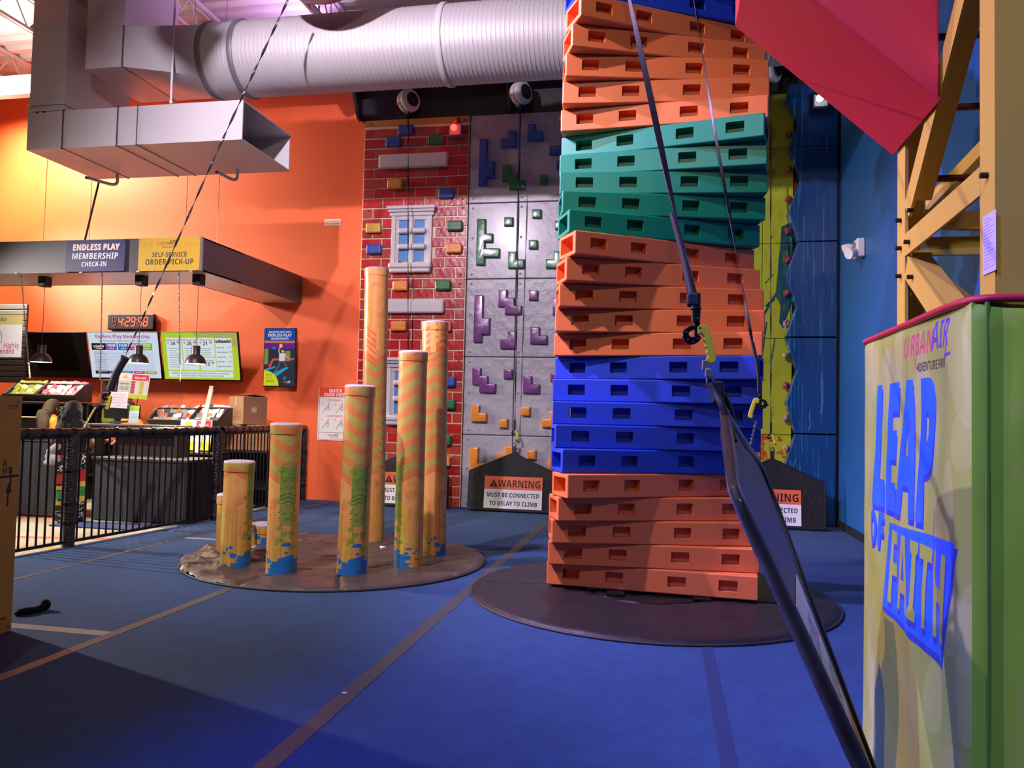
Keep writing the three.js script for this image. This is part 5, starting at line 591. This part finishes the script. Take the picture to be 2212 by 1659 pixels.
// ---------- leap platform tower, its pad and wedge ----------
{
  const yellow = M(lin(0.64, 0.4, 0.05), 0.45, { bumpMap: rep(bumpFine, 3, 3), bumpScale: 0.0008 }), boltM = M(0x1b1b1e, 0.4, { metalness: 0.5 }), t = thing('platform_tower', 'yellow bolted steel lattice tower at the right edge', 'steel tower', [0.9, 0, -3.3]);
  const H = 5.6, W = 1.0, D = 0.93; // local: x to the right, z towards the viewer
  const post = (x, z, sx, sz, wx, wz) => mesh('corner_post', merge([box(0.012, H, wz - 0.012, x + sx * 0.006, H / 2, z + sz * (wz + 0.012) / 2), box(wx, H, 0.012, x + sx * wx / 2, H / 2, z + sz * 0.006)]), yellow, t);
  post(0, 0, 1, 1, 0.1, 0.1); post(0, D, 1, -1, 0.2, 0.105); post(W, 0, -1, 1, 0.1, 0.1); post(W, D, -1, -1, 0.1, 0.1);
  const strutL = (za, ya, zb, yb) => mesh('brace', merge([beam([0.004, ya, za], [0.004, yb, zb], 0.085, 0.01, [0, Math.abs(zb - za), -Math.abs(yb - ya)]), beam([0.045, ya + 0.04, za], [0.045, yb + 0.04, zb], 0.085, 0.01, [1, 0, 0])]), yellow, t);
  strutL(0.1, 2.19, D - 0.1, 2.22); strutL(0.12, 2.32, 0.72, 2.9); strutL(0.12, 2.1, 0.62, 1.78); strutL(0.72, 2.9, D - 0.1, 3.15); strutL(0.1, 3.3, D - 0.1, 3.3); strutL(0.1, 1.2, D - 0.1, 1.2); strutL(0.12, 3.4, D - 0.15, 4.3); strutL(0.1, 4.4, D - 0.1, 4.4);
  const strutB = (xa, ya, xb, yb, z = 0.02) => mesh('brace', beam([xa, ya, z], [xb, yb, z], 0.07, 0.03, [0, Math.abs(xb - xa), -Math.abs(yb - ya)]), yellow, t);
  strutB(0.05, 2.2, W - 0.05, 2.2); strutB(0.08, 2.3, W - 0.05, 2.24, 0.06); strutB(0.06, 2.15, W - 0.05, 1.35); strutB(0.06, 2.3, W - 0.05, 3.3, -0.03); strutB(0.05, 3.4, W - 0.05, 3.4);
  const strutR = (za, ya, zb, yb) => mesh('brace', beam([W - 0.01, ya, za], [W - 0.01, yb, zb], 0.07, 0.03, [0, Math.abs(zb - za), -Math.abs(yb - ya)]), yellow, t); strutR(0.08, 2.25, D - 0.08, 3.1); strutR(0.08, 2.2, D - 0.08, 1.4); strutR(0.08, 2.2, D - 0.08, 2.2);
  const rust = M(0x4a1414, 0.5); for (const y of [1.9, 2.19, 2.475, 2.758, 3.045, 3.33, 3.62]) mesh('rung', bar([0.05, y, 0.0], [W - 0.05, y, 0.0], 0.014, 10), rust, t);
  const bolt = cyl(0.009, 0.009, 0.02, 6).rotateZ(Math.PI / 2); for (const [y, z] of [[2.19, 0.05], [2.3, 0.05], [2.08, 0.05], [2.22, D - 0.05], [2.19, 0.16], [2.3, 0.2], [2.05, 0.2]]) { const m = mesh('bolt', bolt, boltM, t); m.position.set(-0.01, y, z); }
  mesh('platform_deck', rbox(W, 0.06, D, 0.008, W / 2, 4.6, D / 2), M(0x5a4a3a, 0.7), t);
}
{ // padded wedge below the platform
  const t = thing('padded_wedge', 'red vinyl padded wedge under the jump platform', 'pad', [0.9, 2.58, -3.32]);
  const red = M(lin(0.75, 0.03, 0.045), 0.45, { bumpMap: rep(bumpSoft, 1.2, 1.2), bumpScale: 0.003, sheen: 0.2 });
  mesh('pad', metreUV(extr([[-0.012, 0.005], [-0.012, 1.5], [-0.63, 1.5], [-0.63, 0.58]], 0.54, 0.012, 3)), red, t);
  for (const z of [0.005, 0.535]) mesh('seam', bar([-0.01, 0.01, z], [-0.625, 0.585, z], 0.006, 6), red, t);
}
{ // printed pad around the tower base
  const x0 = 0.82, z0 = -3.44, z1 = -2.315, top = 1.84, t = thing('tower_base_pad', 'printed lime and cream pad around the tower base lettered LEAP OF FAITH', 'pad', [x0, 0, z0]);
  const D = z1 - z0, W = 1.2;
  // a padded face with gentle vertical folds; u along its length, v up
  const padFace = (L, h, fold, uvFlip) => { const nx = 60, ny = 70, g = new THREE.PlaneGeometry(L, h, nx, ny), p = g.attributes.position; for (let i = 0; i < p.count; i++) { const x = p.getX(i), y = p.getY(i), e = Math.min(1, Math.min(L / 2 - Math.abs(x), h / 2 - Math.abs(y)) / 0.05); p.setZ(i, 0.018 * Math.sqrt(Math.max(0, e)) + fold * e * noise.noise(x * 5 + 3, y * 1.2, L) + fold * 0.6 * e * noise.noise(x * 9, y * 3.5, 7)); } g.computeVertexNormals(); return g; };
  const side = ctx(1024, 1664, (g, w, h) => { // u: far (left) to near (right)
    const S = w / D, Y = (y) => h - y / top * h, X = (z) => (z - z0) * S;
    g.fillStyle = '#9ea84c'; g.fillRect(0, 0, w, h);
    for (let i = 0; i < 90; i++) { g.fillStyle = ['rgba(196,196,136,.35)', 'rgba(166,174,100,.3)', 'rgba(220,190,170,.16)'][i % 3]; g.beginPath(); g.ellipse(rr(0, w), rr(0, h), rr(20, 90), rr(40, 200), rr(-0.3, 0.3), 0, 7); g.fill(); }
    // printed jungle silhouette low on the face
    g.fillStyle = '#8d8a3a'; g.beginPath(); g.moveTo(X(-3.25), h); g.bezierCurveTo(X(-3.3), Y(0.55), X(-3.1), Y(0.7), X(-3.12), Y(0.84)); g.lineTo(X(-2.78), Y(0.8)); g.bezierCurveTo(X(-2.6), Y(0.6), X(-2.7), Y(0.4), X(-2.66), h); g.fill(); g.fillStyle = '#5f6b34'; g.beginPath(); g.moveTo(X(-3.22), h); g.bezierCurveTo(X(-3.28), Y(0.6), X(-3.0), Y(0.6), X(-3.08), Y(0.8)); g.lineTo(X(-2.98), Y(0.8)); g.bezierCurveTo(X(-2.86), Y(0.55), X(-3.0), Y(0.3), X(-2.92), h); g.fill(); g.fillStyle = '#2e4640'; g.beginPath(); g.moveTo(X(-3.24), h); g.bezierCurveTo(X(-3.3), Y(0.5), X(-3.15), Y(0.55), X(-3.14), Y(0.62)); g.bezierCurveTo(X(-3.02), Y(0.5), X(-3.1), Y(0.25), X(-3.06), h); g.fill();
    g.fillStyle = '#9a8f34'; g.fillRect(X(-2.83), 0, 10, Y(1.3));
    const lay = (s, xa, xb, ya, yb, c, sh, skew) => { const draw = (dx, dy, col) => { g.save(); g.translate(X(xa) + dx, Y(ya) + dy); g.transform(1, 0, skew, 1, 0, 0); g.font = 'bold 300px sans-serif'; const m = g.measureText(s), W2 = X(xb) - X(xa), H2 = Y(ya) - Y(yb); g.scale(W2 / m.width, H2 / 214); g.textAlign = 'left'; g.textBaseline = 'alphabetic'; g.fillStyle = g.strokeStyle = col; g.lineWidth = 14; if (s !== 'FAITH') g.strokeText(s, 0, 0); g.fillText(s, 0, 0); g.restore(); }; draw(8, 18, sh); draw(0, 0, c); };
    lay('LEAP', -3.27, -2.58, 1.205, 1.635, '#1d66f0', '#2440b8', -0.12); lay('OF', -3.3, -3.13, 1.045, 1.165, '#1d66f0', '#2440b8', -0.12);
    const q = (pts, c) => { g.fillStyle = c; g.beginPath(); pts.forEach(([z, y], i) => (i ? g.lineTo(X(z), Y(y)) : g.moveTo(X(z), Y(y)))); g.fill(); }; q([[-3.04, 1.13], [-2.36, 1.16], [-2.49, 0.79], [-3.1, 0.82]], '#2440b8'); q([[-3.05, 1.145], [-2.375, 1.175], [-2.5, 0.815], [-3.11, 0.84]], '#1d66f0');
    lay('FAITH', -3.06, -2.46, 0.865, 1.125, '#9ea84c', '#2440b8', -0.1);
    g.save(); script1(g, X(-2.62), Y(1.76), 92, '#c0566a', '#5a45b0', '#1b1b24'); g.restore();
  });
  side.roughness = 0.4; side.clearcoat = 0.25;
  const frontM = ctx(1024, 1570, (g, w, h) => { g.fillStyle = '#a9d03c'; g.fillRect(0, 0, w, h); for (let i = 0; i < 60; i++) { g.fillStyle = ['rgba(190,206,80,.45)', 'rgba(150,196,54,.5)', 'rgba(204,190,90,.3)'][i % 3]; g.beginPath(); const r = rr(12, 70); g.arc(rr(0, w), rr(0, h), r, 0, 7); g.fill(); } g.fillStyle = '#86b030'; g.fillRect(0, 0, 62, h); }); frontM.roughness = 0.4; frontM.clearcoat = 0.25;
  const foam = M(0x8aa83a, 0.6), hf = top - 0.02; for (const [w, d, x, z] of [[0.045, D, 0.0225, D / 2], [0.045, D, W - 0.0225, D / 2], [W - 0.09, 0.045, W / 2, 0.0225], [W - 0.09, 0.045, W / 2, D - 0.0225]]) mesh('foam_panel', rbox(w, hf, d, 0.01, x, hf / 2, z), foam, t);
  const a = mesh('printed_side', padFace(D, top, 0.012), side, t); a.rotation.y = -Math.PI / 2; a.position.set(0, top / 2, D / 2);
  const b = mesh('printed_front', padFace(W, top, 0.012), frontM, t); b.position.set(W / 2, top / 2, D);
  const c = mesh('right_cover', padFace(D, top, 0.012), frontM, t); c.rotation.y = Math.PI / 2; c.position.set(W, top / 2, D / 2);
  mesh('corner_strip', rbox(0.012, top, 0.075, 0.004, 0.002, 0, 0).translate(0.034, top / 2, D - 0.022).rotateY(0), M(0x5f8a2c, 0.4), t).visible = true;
  mesh('top_edge', tube([[-0.004, top, 0], [-0.006, top + 0.004, D * 0.5], [0, top + 0.006, D - 0.02], [0.03, top + 0.008, D + 0.006], [W * 0.5, top, D + 0.004], [W, top, D]], 0.012, 8, 60), M(lin(0.5, 0.02, 0.04), 0.5), t);
}
{ const p = solo('taped_paper', rbox(0.09, 0.17, 0.002, 0.0008), ctx(180, 340, (g, w, h) => { g.fillStyle = '#cdbfe6'; g.fillRect(0, 0, w, h); g.fillStyle = '#8f7fb4'; for (let i = 0; i < 16; i++) g.fillRect(16, 20 + i * 19, 70 + (i * 47) % 80, 5); }), 'lilac sheet of paper taped to the yellow tower post', 'paper', [0.897, 2.02, -2.4]); p.rotation.y = -Math.PI / 2; }

// ---------- straps in the foreground and the leap gate ----------
{
  const t = thing('belay_strap', 'black belay strap with a yellow handle in front of the block tower', 'strap', [0, 0, 0]);
  mesh('webbing', ribbon([[-0.85, 7.6, -7.7], [-0.223, 3.841, -4.3], [0.02, 2.3, -2.9], [0.08, 1.88, -2.42]], (u) => 0.028, 1, 0.003), M(0x0d0e16, 0.5), t);
  mesh('stitched_sleeve', merge([tube([[0.02, 2.24, -2.84], [0.055, 2.05, -2.62], [0.08, 1.88, -2.42]], 0.012, 10, 20), rbox(0.042, 0.045, 0.03, 0.01, 0.083, 1.865, -2.41)]), WEB, t);
  mesh('swivel', merge([cyl(0.015, 0.013, 0.05, 16, 0.09, 1.82, -2.4), new THREE.TorusGeometry(0.015, 0.003, 8, 20).rotateX(Math.PI / 2).translate(0.09, 1.835, -2.4)]), M(0x17181a, 0.35, { metalness: 0.4 }), t);
  connector(t, [0.097, 1.795, -2.4], [0, 0.15, 0.06], 0.95);
  mesh('shackle', merge([rbox(0.016, 0.03, 0.012, 0.003, 0.118, 1.665, -2.4), rbox(0.02, 0.028, 0.016, 0.004, 0.129, 1.642, -2.4)]), M(0x9a8f86, 0.35, { metalness: 0.7 }), t); mesh('carabiner', new THREE.TorusGeometry(0.012, 0.003, 8, 20).scale(0.8, 1.7, 1).translate(0.134, 1.618, -2.4), STEEL, t);
}
{
  const t = thing('leap_gate', 'black padded belay gate seen edge-on before the tower base pad', 'belay gate', [0, 0, 0]);
  const A = V(0.178, 1.525, -2.4), S1 = V(0.182, 1.322, -2.05), S2 = V(0.326, 1.337, -2.75), F1 = V(0.76, 0.0, -1.35), F2 = V(0.775, 0.0, -2.24), n = 24, m = 30;
  const P = (u, v) => { // u across near..far, v down
    const near = v < 0.14 ? A.clone().lerp(S1, v / 0.14) : S1.clone().lerp(F1, (v - 0.14) / 0.86), far = v < 0.14 ? A.clone().lerp(S2, v / 0.14) : S2.clone().lerp(F2, (v - 0.14) / 0.86), p = near.lerp(far, u); p.y -= 0.03 * Math.sin(Math.PI * u) * Math.sin(Math.PI * v); return p; };
  const slab = (u0, u1, v0, v1, off, th) => { const pos = [], uv = [], idx = []; for (const s of [0, 1]) for (let i = 0; i <= m; i++) for (let j = 0; j <= n; j++) { const u = u0 + (u1 - u0) * j / n, v = v0 + (v1 - v0) * i / m, p = P(u, v), q = P(u + 0.01, v).sub(p), r = P(u, v + 0.01).sub(p), nn = q.cross(r).normalize(); p.addScaledVector(nn, off + (s ? th : 0)); pos.push(p.x, p.y, p.z); uv.push((u - u0) / (u1 - u0), 1 - (v - v0) / (v1 - v0)); }
    const K = (m + 1) * (n + 1); for (let i = 0; i < m; i++) for (let j = 0; j < n; j++) { const a = i * (n + 1) + j; idx.push(a, a + n + 1, a + 1, a + 1, a + n + 1, a + n + 2, K + a, K + a + 1, K + a + n + 1, K + a + 1, K + a + n + 2, K + a + n + 1); }
    for (let i = 0; i < m; i++) for (const j of [0, n]) { const a = i * (n + 1) + j; idx.push(a, a + n + 1, K + a, K + a, a + n + 1, K + a + n + 1); } for (let j = 0; j < n; j++) for (const i of [0, m]) { const a = i * (n + 1) + j; idx.push(a, a + 1, K + a, K + a, a + 1, K + a + 1); }
    const g = new THREE.BufferGeometry(); g.setAttribute('position', new THREE.Float32BufferAttribute(pos, 3)); g.setAttribute('uv', new THREE.Float32BufferAttribute(uv, 2)); g.setIndex(idx); const q = g.toNonIndexed(); q.computeVertexNormals(); return toCreasedNormals(q, 0.6); };
  mesh('cloth', slab(0, 1, 0, 1, 0, 0.022), M(0x141318, 0.5, { bumpMap: rep(bumpSoft, 2, 2), bumpScale: 0.012 }), t);
  const pts = [0, 0.05, 0.1, 0.14, 0.25, 0.4, 0.6, 0.8, 1].map((v) => P(0, v).toArray()); mesh('edge_binding', tube(pts, 0.016, 10, 60), M(0x101013, 0.4, { clearcoat: 0.3, bumpMap: rep(bumpSoft, 2, 30), bumpScale: 0.01 }), t);
  mesh('far_binding', tube([0, 0.07, 0.14, 0.4, 0.7, 1].map((v) => P(1, v).toArray()), 0.012, 8, 40), RUBBER, t);
  mesh('warning_sign', slab(0.18, 0.8, 0.32, 0.66, 0.024, 0.002), M(0xffffff, 0.5, { map: warnSign(true) }), t); mesh('warning_sign', slab(0.18, 0.8, 0.32, 0.66, -0.004, 0.002), M(0xffffff, 0.5, { map: warnSign(true) }), t);
  mesh('strap_loop', merge([tube([[0.135, 1.612, -2.4], [0.15, 1.58, -2.39], [0.165, 1.55, -2.37], [0.19, 1.48, -2.36], [0.2, 1.44, -2.34]], 0.011, 8, 20), tube([[0.137, 1.612, -2.4], [0.165, 1.59, -2.41], [0.19, 1.55, -2.43], [0.22, 1.47, -2.5], [0.25, 1.41, -2.56]], 0.009, 8, 20), rbox(0.035, 0.07, 0.02, 0.008, 0.158, 1.585, -2.4)]), WEB, t);
}
{
  const t = thing('belay_strap', 'thin black belay strap at the right corner of the block tower', 'strap', [0, 0, 0]);
  mesh('webbing', ribbon([[-0.1, 7.55, -6.35], [0.182, 4.727, -6.0], [0.55, 2.35, -5.68], [0.643, 1.78, -5.6]], 0.022, 2, 0.003), M(0x17181f, 0.5), t);
  mesh('stitched_sleeve', tube([[0.6, 2.05, -5.64], [0.635, 1.85, -5.61], [0.64, 1.7, -5.6]], 0.012, 10, 14), WEB, t);
  connector(t, [0.643, 1.67, -5.6], [0, Math.PI - 0.2, 0.1], 1.15); chain([0.628, 1.5, -5.62], [0.62, 1.1, -6.35], 26, 0.0, chainMat, 'link_chain', t, 1.15);
}
{
  const t = thing('belay_strap', 'black and white twisted belay strap tied to the fence by a yellow chain', 'strap', [0, 0, 0]);
  mesh('webbing', ribbon([[-4.217, 6.12, -7.9], [-4.9, 4.6, -7.85], [-5.6, 2.95, -7.79], [-6.06, 1.88, -7.75]], (u) => 0.03 - 0.012 * u, 9, 0.003), M(0x26262c, 0.3, { clearcoat: 0.6 }), t);
  mesh('padded_sleeve', tube([[-5.98, 2.05, -7.76], [-6.05, 1.92, -7.75], [-6.1, 1.78, -7.73], [-6.12, 1.68, -7.72]], 0.04, 14, 24), M(0x15151a, 0.7, { bumpMap: rep(bumpSoft, 3, 6), bumpScale: 0.02 }), t); mesh('frayed_top', cyl(0.05, 0.035, 0.05, 12).rotateZ(-0.5).translate(-5.99, 2.04, -7.76), M(0x101014, 0.8), t);
  connector(t, [-6.125, 1.64, -7.72], [0, 0.3, -0.42], 1.25); mesh('weight_block', rbox(0.05, 0.05, 0.03, 0.006, -6.2, 1.5, -7.6), M(0x4a4c52, 0.5), t);
  chain([-6.19, 1.475, -7.58], [-6.2, 1.08, -7.33], 22, -0.02, M(0xb9a24a, 0.4, { metalness: 0.5 }), 'yellow_chain', t, 1.35); mesh('post_hook', new THREE.TorusGeometry(0.03, 0.006, 8, 16).translate(-6.19, 1.05, -7.3), STEEL, t);
}
{ const t = thing('red_ball', 'red padded ball hanging from the roof at the top edge', 'ball', [-3.918, 6.76, -7.9]); mesh('cover', new THREE.SphereGeometry(0.64, 48, 32), M(lin(0.4, 0.01, 0.03), 0.4), t); mesh('hanger', bar([0, 0.62, 0], [0, 0.86, 0], 0.02), DARK, t); }

// ---------- left edge: height board, blue pad, small items on the floor ----------
{
  const t = thing('height_board', 'yellow height requirement board at the left edge', 'board', [-4.225, 0, -3.95]);
  const print = ctx(768, 1088, (g, w, h) => { const S = h / 1.56, Y = (y) => h - y * S, X = (d) => w - d * S; // d: metres from the far edge
    g.fillStyle = '#e8b02c'; g.fillRect(0, 0, w, h); script1(g, X(0.075), Y(1.49), 15, '#6a4a1c', '#3a2a12', '#3a2a12'); txt(g, 'A', X(0.118), Y(1.115), 42, '#1d1a12'); txt(g, 'HT', X(0.1), Y(1.065), 42, '#1d1a12'); g.strokeStyle = '#191610'; g.lineWidth = 10; g.beginPath(); g.moveTo(0, Y(1.015)); g.lineTo(w, Y(1.028)); g.moveTo(X(0.065), Y(1.09)); g.lineTo(X(0.068), Y(0.95)); g.moveTo(X(0.08), Y(0.97)); g.lineTo(X(0.083), Y(0.83)); g.stroke(); g.fillStyle = '#191610'; g.beginPath(); g.moveTo(X(0.078), Y(0.99)); g.lineTo(X(0.104), Y(0.92)); g.lineTo(X(0.052), Y(0.92)); g.fill(); g.fillRect(X(0.11), Y(0.1), 44, 6); });
  mesh('board', box(0.02, 1.555, 1.08, -0.01, 0.78, 0), M(0x9a7418, 0.5), t); const f = mesh('printed_face', new THREE.PlaneGeometry(1.08, 1.555), print, t); f.rotation.y = Math.PI / 2; f.scale.x = 1; f.position.set(0.001, 0.78, 0);
  for (const y of [0.035, 1.515]) mesh('screw', cyl(0.009, 0.009, 0.006, 12).rotateZ(Math.PI / 2).translate(0.004, y, -0.515), STEEL, t); mesh('foot', box(0.3, 0.015, 0.04, -0.14, 0.008, 0.4), DARK, t);
}
{ const t = thing('blue_padded_post', 'blue padded post cut off by the left edge of the picture', 'post', [-3.535, 0, -3.2]); mesh('fin', new THREE.ConeGeometry(0.05, 0.3, 16).rotateZ(-Math.PI / 2 - 0.15).scale(1, 0.35, 1).translate(0.2, 2.79, 0.1), M(0x1c2338, 0.5), t); mesh('pad', metreUV(rbox(0.3, 7.4, 0.3, 0.04, -0.012, 3.75, 0, 3)), M(lin(0.06, 0.14, 0.22), 0.7), t); }
{ const g = merge([tube([[-0.05, 0.018, 0.07], [-0.02, 0.024, 0.03], [0.0, 0.02, -0.02], [0.01, 0.026, -0.07], [0.012, 0.045, -0.1]], 0.027, 10, 30), new THREE.SphereGeometry(0.036, 14, 10).scale(1, 1.1, 1).translate(0.012, 0.04, -0.105), new THREE.SphereGeometry(0.022, 12, 8).scale(1, 0.8, 1.3).translate(-0.048, 0.017, 0.075)]); solo('black_sock', g, M(0x060607, 0.95), 'crumpled black sock lying on the blue carpet at the left', 'sock', [-4.44, 0.0, -4.9]); }
{ const g = new THREE.IcosahedronGeometry(0.035, 1), p = g.attributes.position; for (let i = 0; i < p.count; i++) { const k = 0.6 + 0.7 * Math.abs(noise.noise(p.getX(i) * 60, p.getY(i) * 60, p.getZ(i) * 60)); p.setXYZ(i, p.getX(i) * k * 1.5, p.getY(i) * k * 0.6, p.getZ(i) * k); } g.computeVertexNormals(); solo('crumpled_tissue', g, M(0xdedade, 0.8), 'crumpled white tissue on the brown landing mat', 'tissue', [-2.96, 0.05, -8.05]); }
solo('paper_scrap', new THREE.IcosahedronGeometry(0.012, 0).scale(1.4, 0.3, 1), WHITE, 'tiny white scrap on the taped carpet seam', 'scrap', [-1.65, 0.004, -3.97]);
// security light on the blue wall
{ const t = thing('wall_sensor_light', 'white double-headed sensor light on the blue wall', 'light', [2.5, 3.77, -10.68]); t.rotation.y = -Math.PI / 2; mesh('base', rbox(0.24, 0.24, 0.1, 0.02, 0, 0, 0.05), WHITE, t); for (const s of [-1, 1]) { mesh('lamp_head', new THREE.LatheGeometry([[0.03, -0.06], [0.06, -0.02], [0.075, 0.06], [0.07, 0.07], [0.001, 0.06]].map(([a, b]) => new THREE.Vector2(a, b)), 24).rotateX(Math.PI / 2 + 0.3).rotateY(s * 0.5).translate(s * 0.1, -0.02 - s * 0.05, 0.15), WHITE, t); } mesh('lens', cyl(0.045, 0.045, 0.02, 20).rotateX(Math.PI / 2).translate(0, 0.04, 0.11), M(0x6d7076, 0.2), t); }
// small signal lights on top of the climbing walls
for (const [x, y, z, c, e, label] of [[-3.4, 6.13, -12.08, [1, 0.04, 0.03], 5, 'small signal box with glowing red lamp on the brick wall'], [2.2, 6.24, -11.95, [0.75, 0.8, 0.9], 2, 'small signal box with glowing white lamp on the blue wave wall'], [-1.62, 6.2, -12.08, [0.4, 0.38, 0.4], 0.2, 'small signal box with unlit lamp on the grey wall']]) {
  const t = thing('signal_lamp', label, 'signal lamp', [x, y, z]); mesh('box', rbox(0.2, 0.19, 0.1, 0.012), M(0x8a868a, 0.5), t); mesh('lens', cyl(0.052, 0.058, 0.03, 24).rotateX(Math.PI / 2).translate(-0.02, 0.03, 0.06), M(0x333333, 0.3, { emissive: lin(...c), emissiveIntensity: e }), t); mesh('beacon', new THREE.LatheGeometry([[0.001, 0.12], [0.05, 0.1], [0.06, 0.0], [0.065, 0]].map(([a, b]) => new THREE.Vector2(a, b)), 20).translate(0.01, 0.1, 0.0), M(lin(0.5, 0.12, 0.02), 0.25), t); mesh('bracket', box(0.06, 0.1, 0.08, 0, 0, -0.08), DARK, t);
  if (e > 1) { const l = new THREE.PointLight(lin(...c), 0.25); l.position.set(x - 0.02, y + 0.03, z + 0.1); l.castShadow = true; l.shadow.radius = 2.5; scene.add(l); }
}
// lamp housings for the stage lights and the ceiling panels
for (const L of LAMPS) { const t = thing(L.name, L.label, 'spotlight', L.p); t.lookAt(...L.t); mesh('housing', new THREE.LatheGeometry([[0.001, -0.2], [0.09, -0.19], [0.12, -0.1], [0.13, 0.14], [0.125, 0.14], [0.11, 0.1]].map(([a, b]) => new THREE.Vector2(a, b)), 28).rotateX(Math.PI / 2), DARK, t); mesh('lens', cyl(0.11, 0.11, 0.01, 28).rotateX(Math.PI / 2).translate(0, 0, 0.11), M(0x222222, 0.3, { emissive: lin(...L.c), emissiveIntensity: 3 }), t); mesh('yoke', merge([box(0.02, 0.2, 0.04, -0.15, 0.08, 0), box(0.02, 0.2, 0.04, 0.15, 0.08, 0), box(0.32, 0.02, 0.04, 0, 0.19, 0)]), DARK, t); const r = solo('lamp_drop_rod', bar([L.p[0], L.p[1] + 0.15, L.p[2]], [L.p[0], TOP, L.p[2]], 0.015), DARK, 'black rod carrying the ' + L.label, 'rod'); }
BAYS.forEach(([x, z], i) => { const t = thing('ceiling_panel_light', ['white ceiling panel light over the front lobby', 'white ceiling panel light over the counter', 'white ceiling panel light at the far left lobby wall'][i], 'ceiling light', [x, 6.98, z]); mesh('frame', rbox(1.24, 0.06, 0.54, 0.01, 0, 0.03, 0), WHITE, t); mesh('diffuser', box(1.2, 0.004, 0.5, 0, -0.002, 0), M(0xffffff, 0.5, { emissive: lin(1, 0.9, 0.8), emissiveIntensity: 2 }), t); mesh('hanger', merge([bar([-0.5, 0.06, 0], [-0.5, 0.64, 0], 0.005, 6), bar([0.5, 0.06, 0], [0.5, 0.64, 0], 0.005, 6)]), STEEL, t); });

renderer.render(scene, camera);
